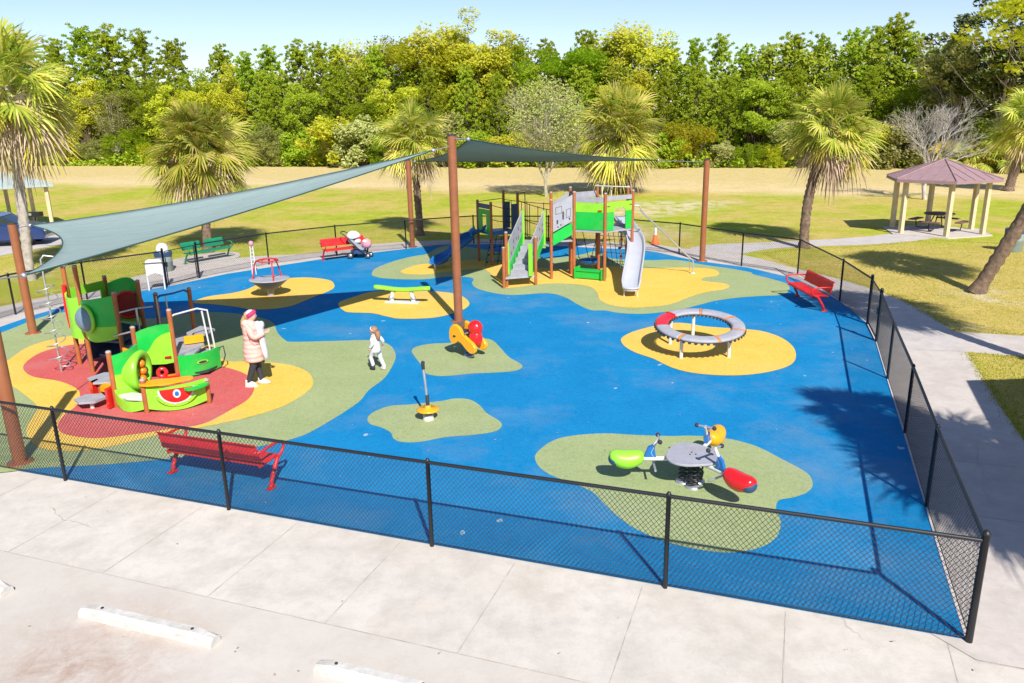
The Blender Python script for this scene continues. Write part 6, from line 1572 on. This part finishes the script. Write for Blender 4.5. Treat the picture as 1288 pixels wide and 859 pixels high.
    MB().tube([(.186, -.06, .60), (.17, -.08, .8), (.163, -.06, 1.0), (.16, -.03, 1.2)], .006, 5).build('coat_zip', M['cloth'], t, world=False)
    MB().tube([(-.02, -.205, 1.20), (.04, -.275, 1.09), (.12, -.292, 1.035), (.20, -.23, 1.06), (.28, -.13, 1.10)], .007, 5).build('sleeve_seam', M['darkred'], t, world=False)
    sc2 = MB(); sc2.ell((.045, 0, 1.565), (.105, .092, .085)); sc2.build('headscarf', M['cloth'], t, world=False)
    MB().torus((.05, 0, 1.56), .088, .028, (-.55, 0, .83), 28, 8, 1.6).build('scarf_band', M['magenta'], t, world=False)
    hr_ = MB(); hr_.ell((-.045, 0, 1.52), (.06, .075, .09)); hr_.tube([(-.085, -.02, 1.52), (-.13, -.03, 1.42), (-.14, -.04, 1.30), (-.12, -.05, 1.20)], [.035, .042, .035, .015], 8); hr_.build('hair', M['hairlight'], t, world=False)
    for n1 in 'lr':
        a = V(P['a' + n1]); s_ = MB(); tx_ = .12 if n1 == 'l' else .10; tilt_ = 0 if n1 == 'l' else .05
        rings(s_, [(a + V(.05, 0, -.095 - tilt_), .135, .05), (a + V(.05, 0, -.06 - tilt_ * .6), .14, .053), (a + V(.03, 0, -.02), .11, .048), (a + V(-.01, 0, .02), .06, .045), (a + V(-.02, 0, .05), .048, .042)], 18); s_.build('shoe', M['shoe'], t, world=False)
    t3 = thing('white_bundle', (g.x, g.y, ZR), 'white blanket bundle held against the chest of the pink coated person', 'blanket', None, math.radians(4))
    b = MB(); R = Matrix.Rotation(math.radians(25), 3, 'Y')
    b.ell((.20, .0, 1.27), (.085, .13, .13), R); rings(b, [((.30, -.07, .60), .03, .05), ((.285, -.07, .62), .055, .09), ((.265, -.06, .78), .06, .115), ((.24, -.04, .95), .065, .13), ((.215, -.02, 1.12), .07, .15), ((.20, .0, 1.26), .075, .14), ((.17, .0, 1.36), .06, .10), ((.15, 0, 1.39), .03, .05)], 16)
    b.build('blanket', M['cloth'], t3, world=False)
woman()
def child():
    g = G(475, 466); t = thing('person', (g.x, g.y, Z_RUB + .004), 'small child in white clothes with ginger hair, running across the green patch', 'person', None, math.radians(148))
    P = dict(pel=(0, 0, .50), sp=(.02, 0, .60), ch=(.03, 0, .71), nk=(.04, 0, .80), hd=(.045, 0, .87), ht=(.04, 0, .93), hl=(0, .06, .47), kl=(.12, .065, .30), al=(.05, .07, .10), tl=(.14, .075, .05),
             hr=(0, -.06, .47), kr=(-.05, -.065, .27), ar=(-.14, -.065, .09), tr=(-.07, -.07, .045), sl=(.02, .10, .76), el=(-.05, .16, .64), wl=(.04, .17, .53), sr=(.02, -.10, .76), er=(-.07, -.16, .65), wr=(-.02, -.21, .53))
    nm = list(P); ix = {k: i for i, k in enumerate(nm)}
    E2 = [('pel', 'sp'), ('sp', 'ch'), ('ch', 'nk'), ('nk', 'hd'), ('hd', 'ht'), ('pel', 'hl'), ('hl', 'kl'), ('kl', 'al'), ('al', 'tl'), ('pel', 'hr'), ('hr', 'kr'), ('kr', 'ar'), ('ar', 'tr'), ('ch', 'sl'), ('sl', 'el'), ('el', 'wl'), ('ch', 'sr'), ('sr', 'er'), ('er', 'wr')]
    Rr = dict(pel=.075, sp=.07, ch=.075, nk=.035, hd=.075, ht=.06, hl=.05, kl=.036, al=.026, tl=.02, hr=.05, kr=.036, ar=.026, tr=.02, sl=.035, el=.026, wl=.018, sr=.035, er=.026, wr=.018)
    mb = MB(); v, f = skin([P[k] for k in nm], [(ix[a], ix[b]) for a, b in E2], [Rr[k] for k in nm]); mb.add(v, f, True); mb.ell((.055, 0, .895), (.078, .070, .088)); mb.tube([(.125, 0, .905), (.142, 0, .885), (.13, 0, .875)], [.006, .010, .007], 6)
    for e in (-1, 1): mb.ell((.045, .070 * e, .885), (.012, .010, .018))
    hand(mb, P['wl'], (.5, 0, -.9), (0, -1, 0), .62); hand(mb, P['wr'], (.2, -.2, -1), (0, 1, 0), .62)
    mb.build('body', M['skin'], t, world=False)
    for e in (-1, 1): MB().ell((.125, .026 * e, .90), (.007, .010, .008)).build('eye', M['dark'], t, world=False)
    MB().ell((.128, 0, .855), (.006, .016, .005)).build('mouth', M['magenta'], t, world=False)
    ct = MB(); rings(ct, [((.0, 0, .40), .098, .115), ((.0, 0, .47), .10, .118), ((.015, 0, .60), .092, .105), ((.03, 0, .72), .085, .108), ((.035, 0, .78), .06, .08), ((.04, 0, .81), .042, .048)])
    for e, n1 in ((1, 'l'), (-1, 'r')):
        ps = [V(P['s' + n1]), V(P['e' + n1]), V(P['w' + n1])]; v, f = skin([ps[0], ps[0].lerp(ps[1], .5), ps[1], ps[1].lerp(ps[2], .6), ps[2]], [(i, i + 1) for i in range(4)], [.05, .046, .042, .037, .032]); ct.add(v, f, True)
    ct.build('jacket', M['cloth'], t, world=False)
    lg = MB()
    for n1 in 'lr':
        ps = [V(P['h' + n1]), V(P['k' + n1]), V(P['a' + n1])]; lg.tube([ps[0], ps[0].lerp(ps[1], .5), ps[1], ps[1].lerp(ps[2], .5), ps[2]], [.068, .06, .048, .044, .04], 12)
    lg.build('trousers', M['cloth'], t, world=False)
    for n1, mt in (('l', 'dark'), ('r', 'shoe')):
        a = V(P['a' + n1]); s_ = MB(); rings(s_, [(a + V(.035, 0, -.085), .075, .036), (a + V(.035, 0, -.05), .08, .038), (a + V(.015, 0, -.01), .055, .034), (a + V(-.005, 0, .03), .036, .032)], 16); s_.build('shoe', M[mt], t, world=False)
    h = MB(); h.ell((.025, 0, .915), (.09, .082, .085)); h.tube([(-.06, 0, .89), (-.085, 0, .82), (-.075, 0, .74), (-.06, 0, .68)], [.055, .062, .05, .02], 10); h.build('hair', M['hairginger'], t, world=False)
    MB().torus((.03, 0, .93), .080, .010, (-.5, 0, .85), 24, 6).build('hair_band', M['cloth'], t, world=False)
child()
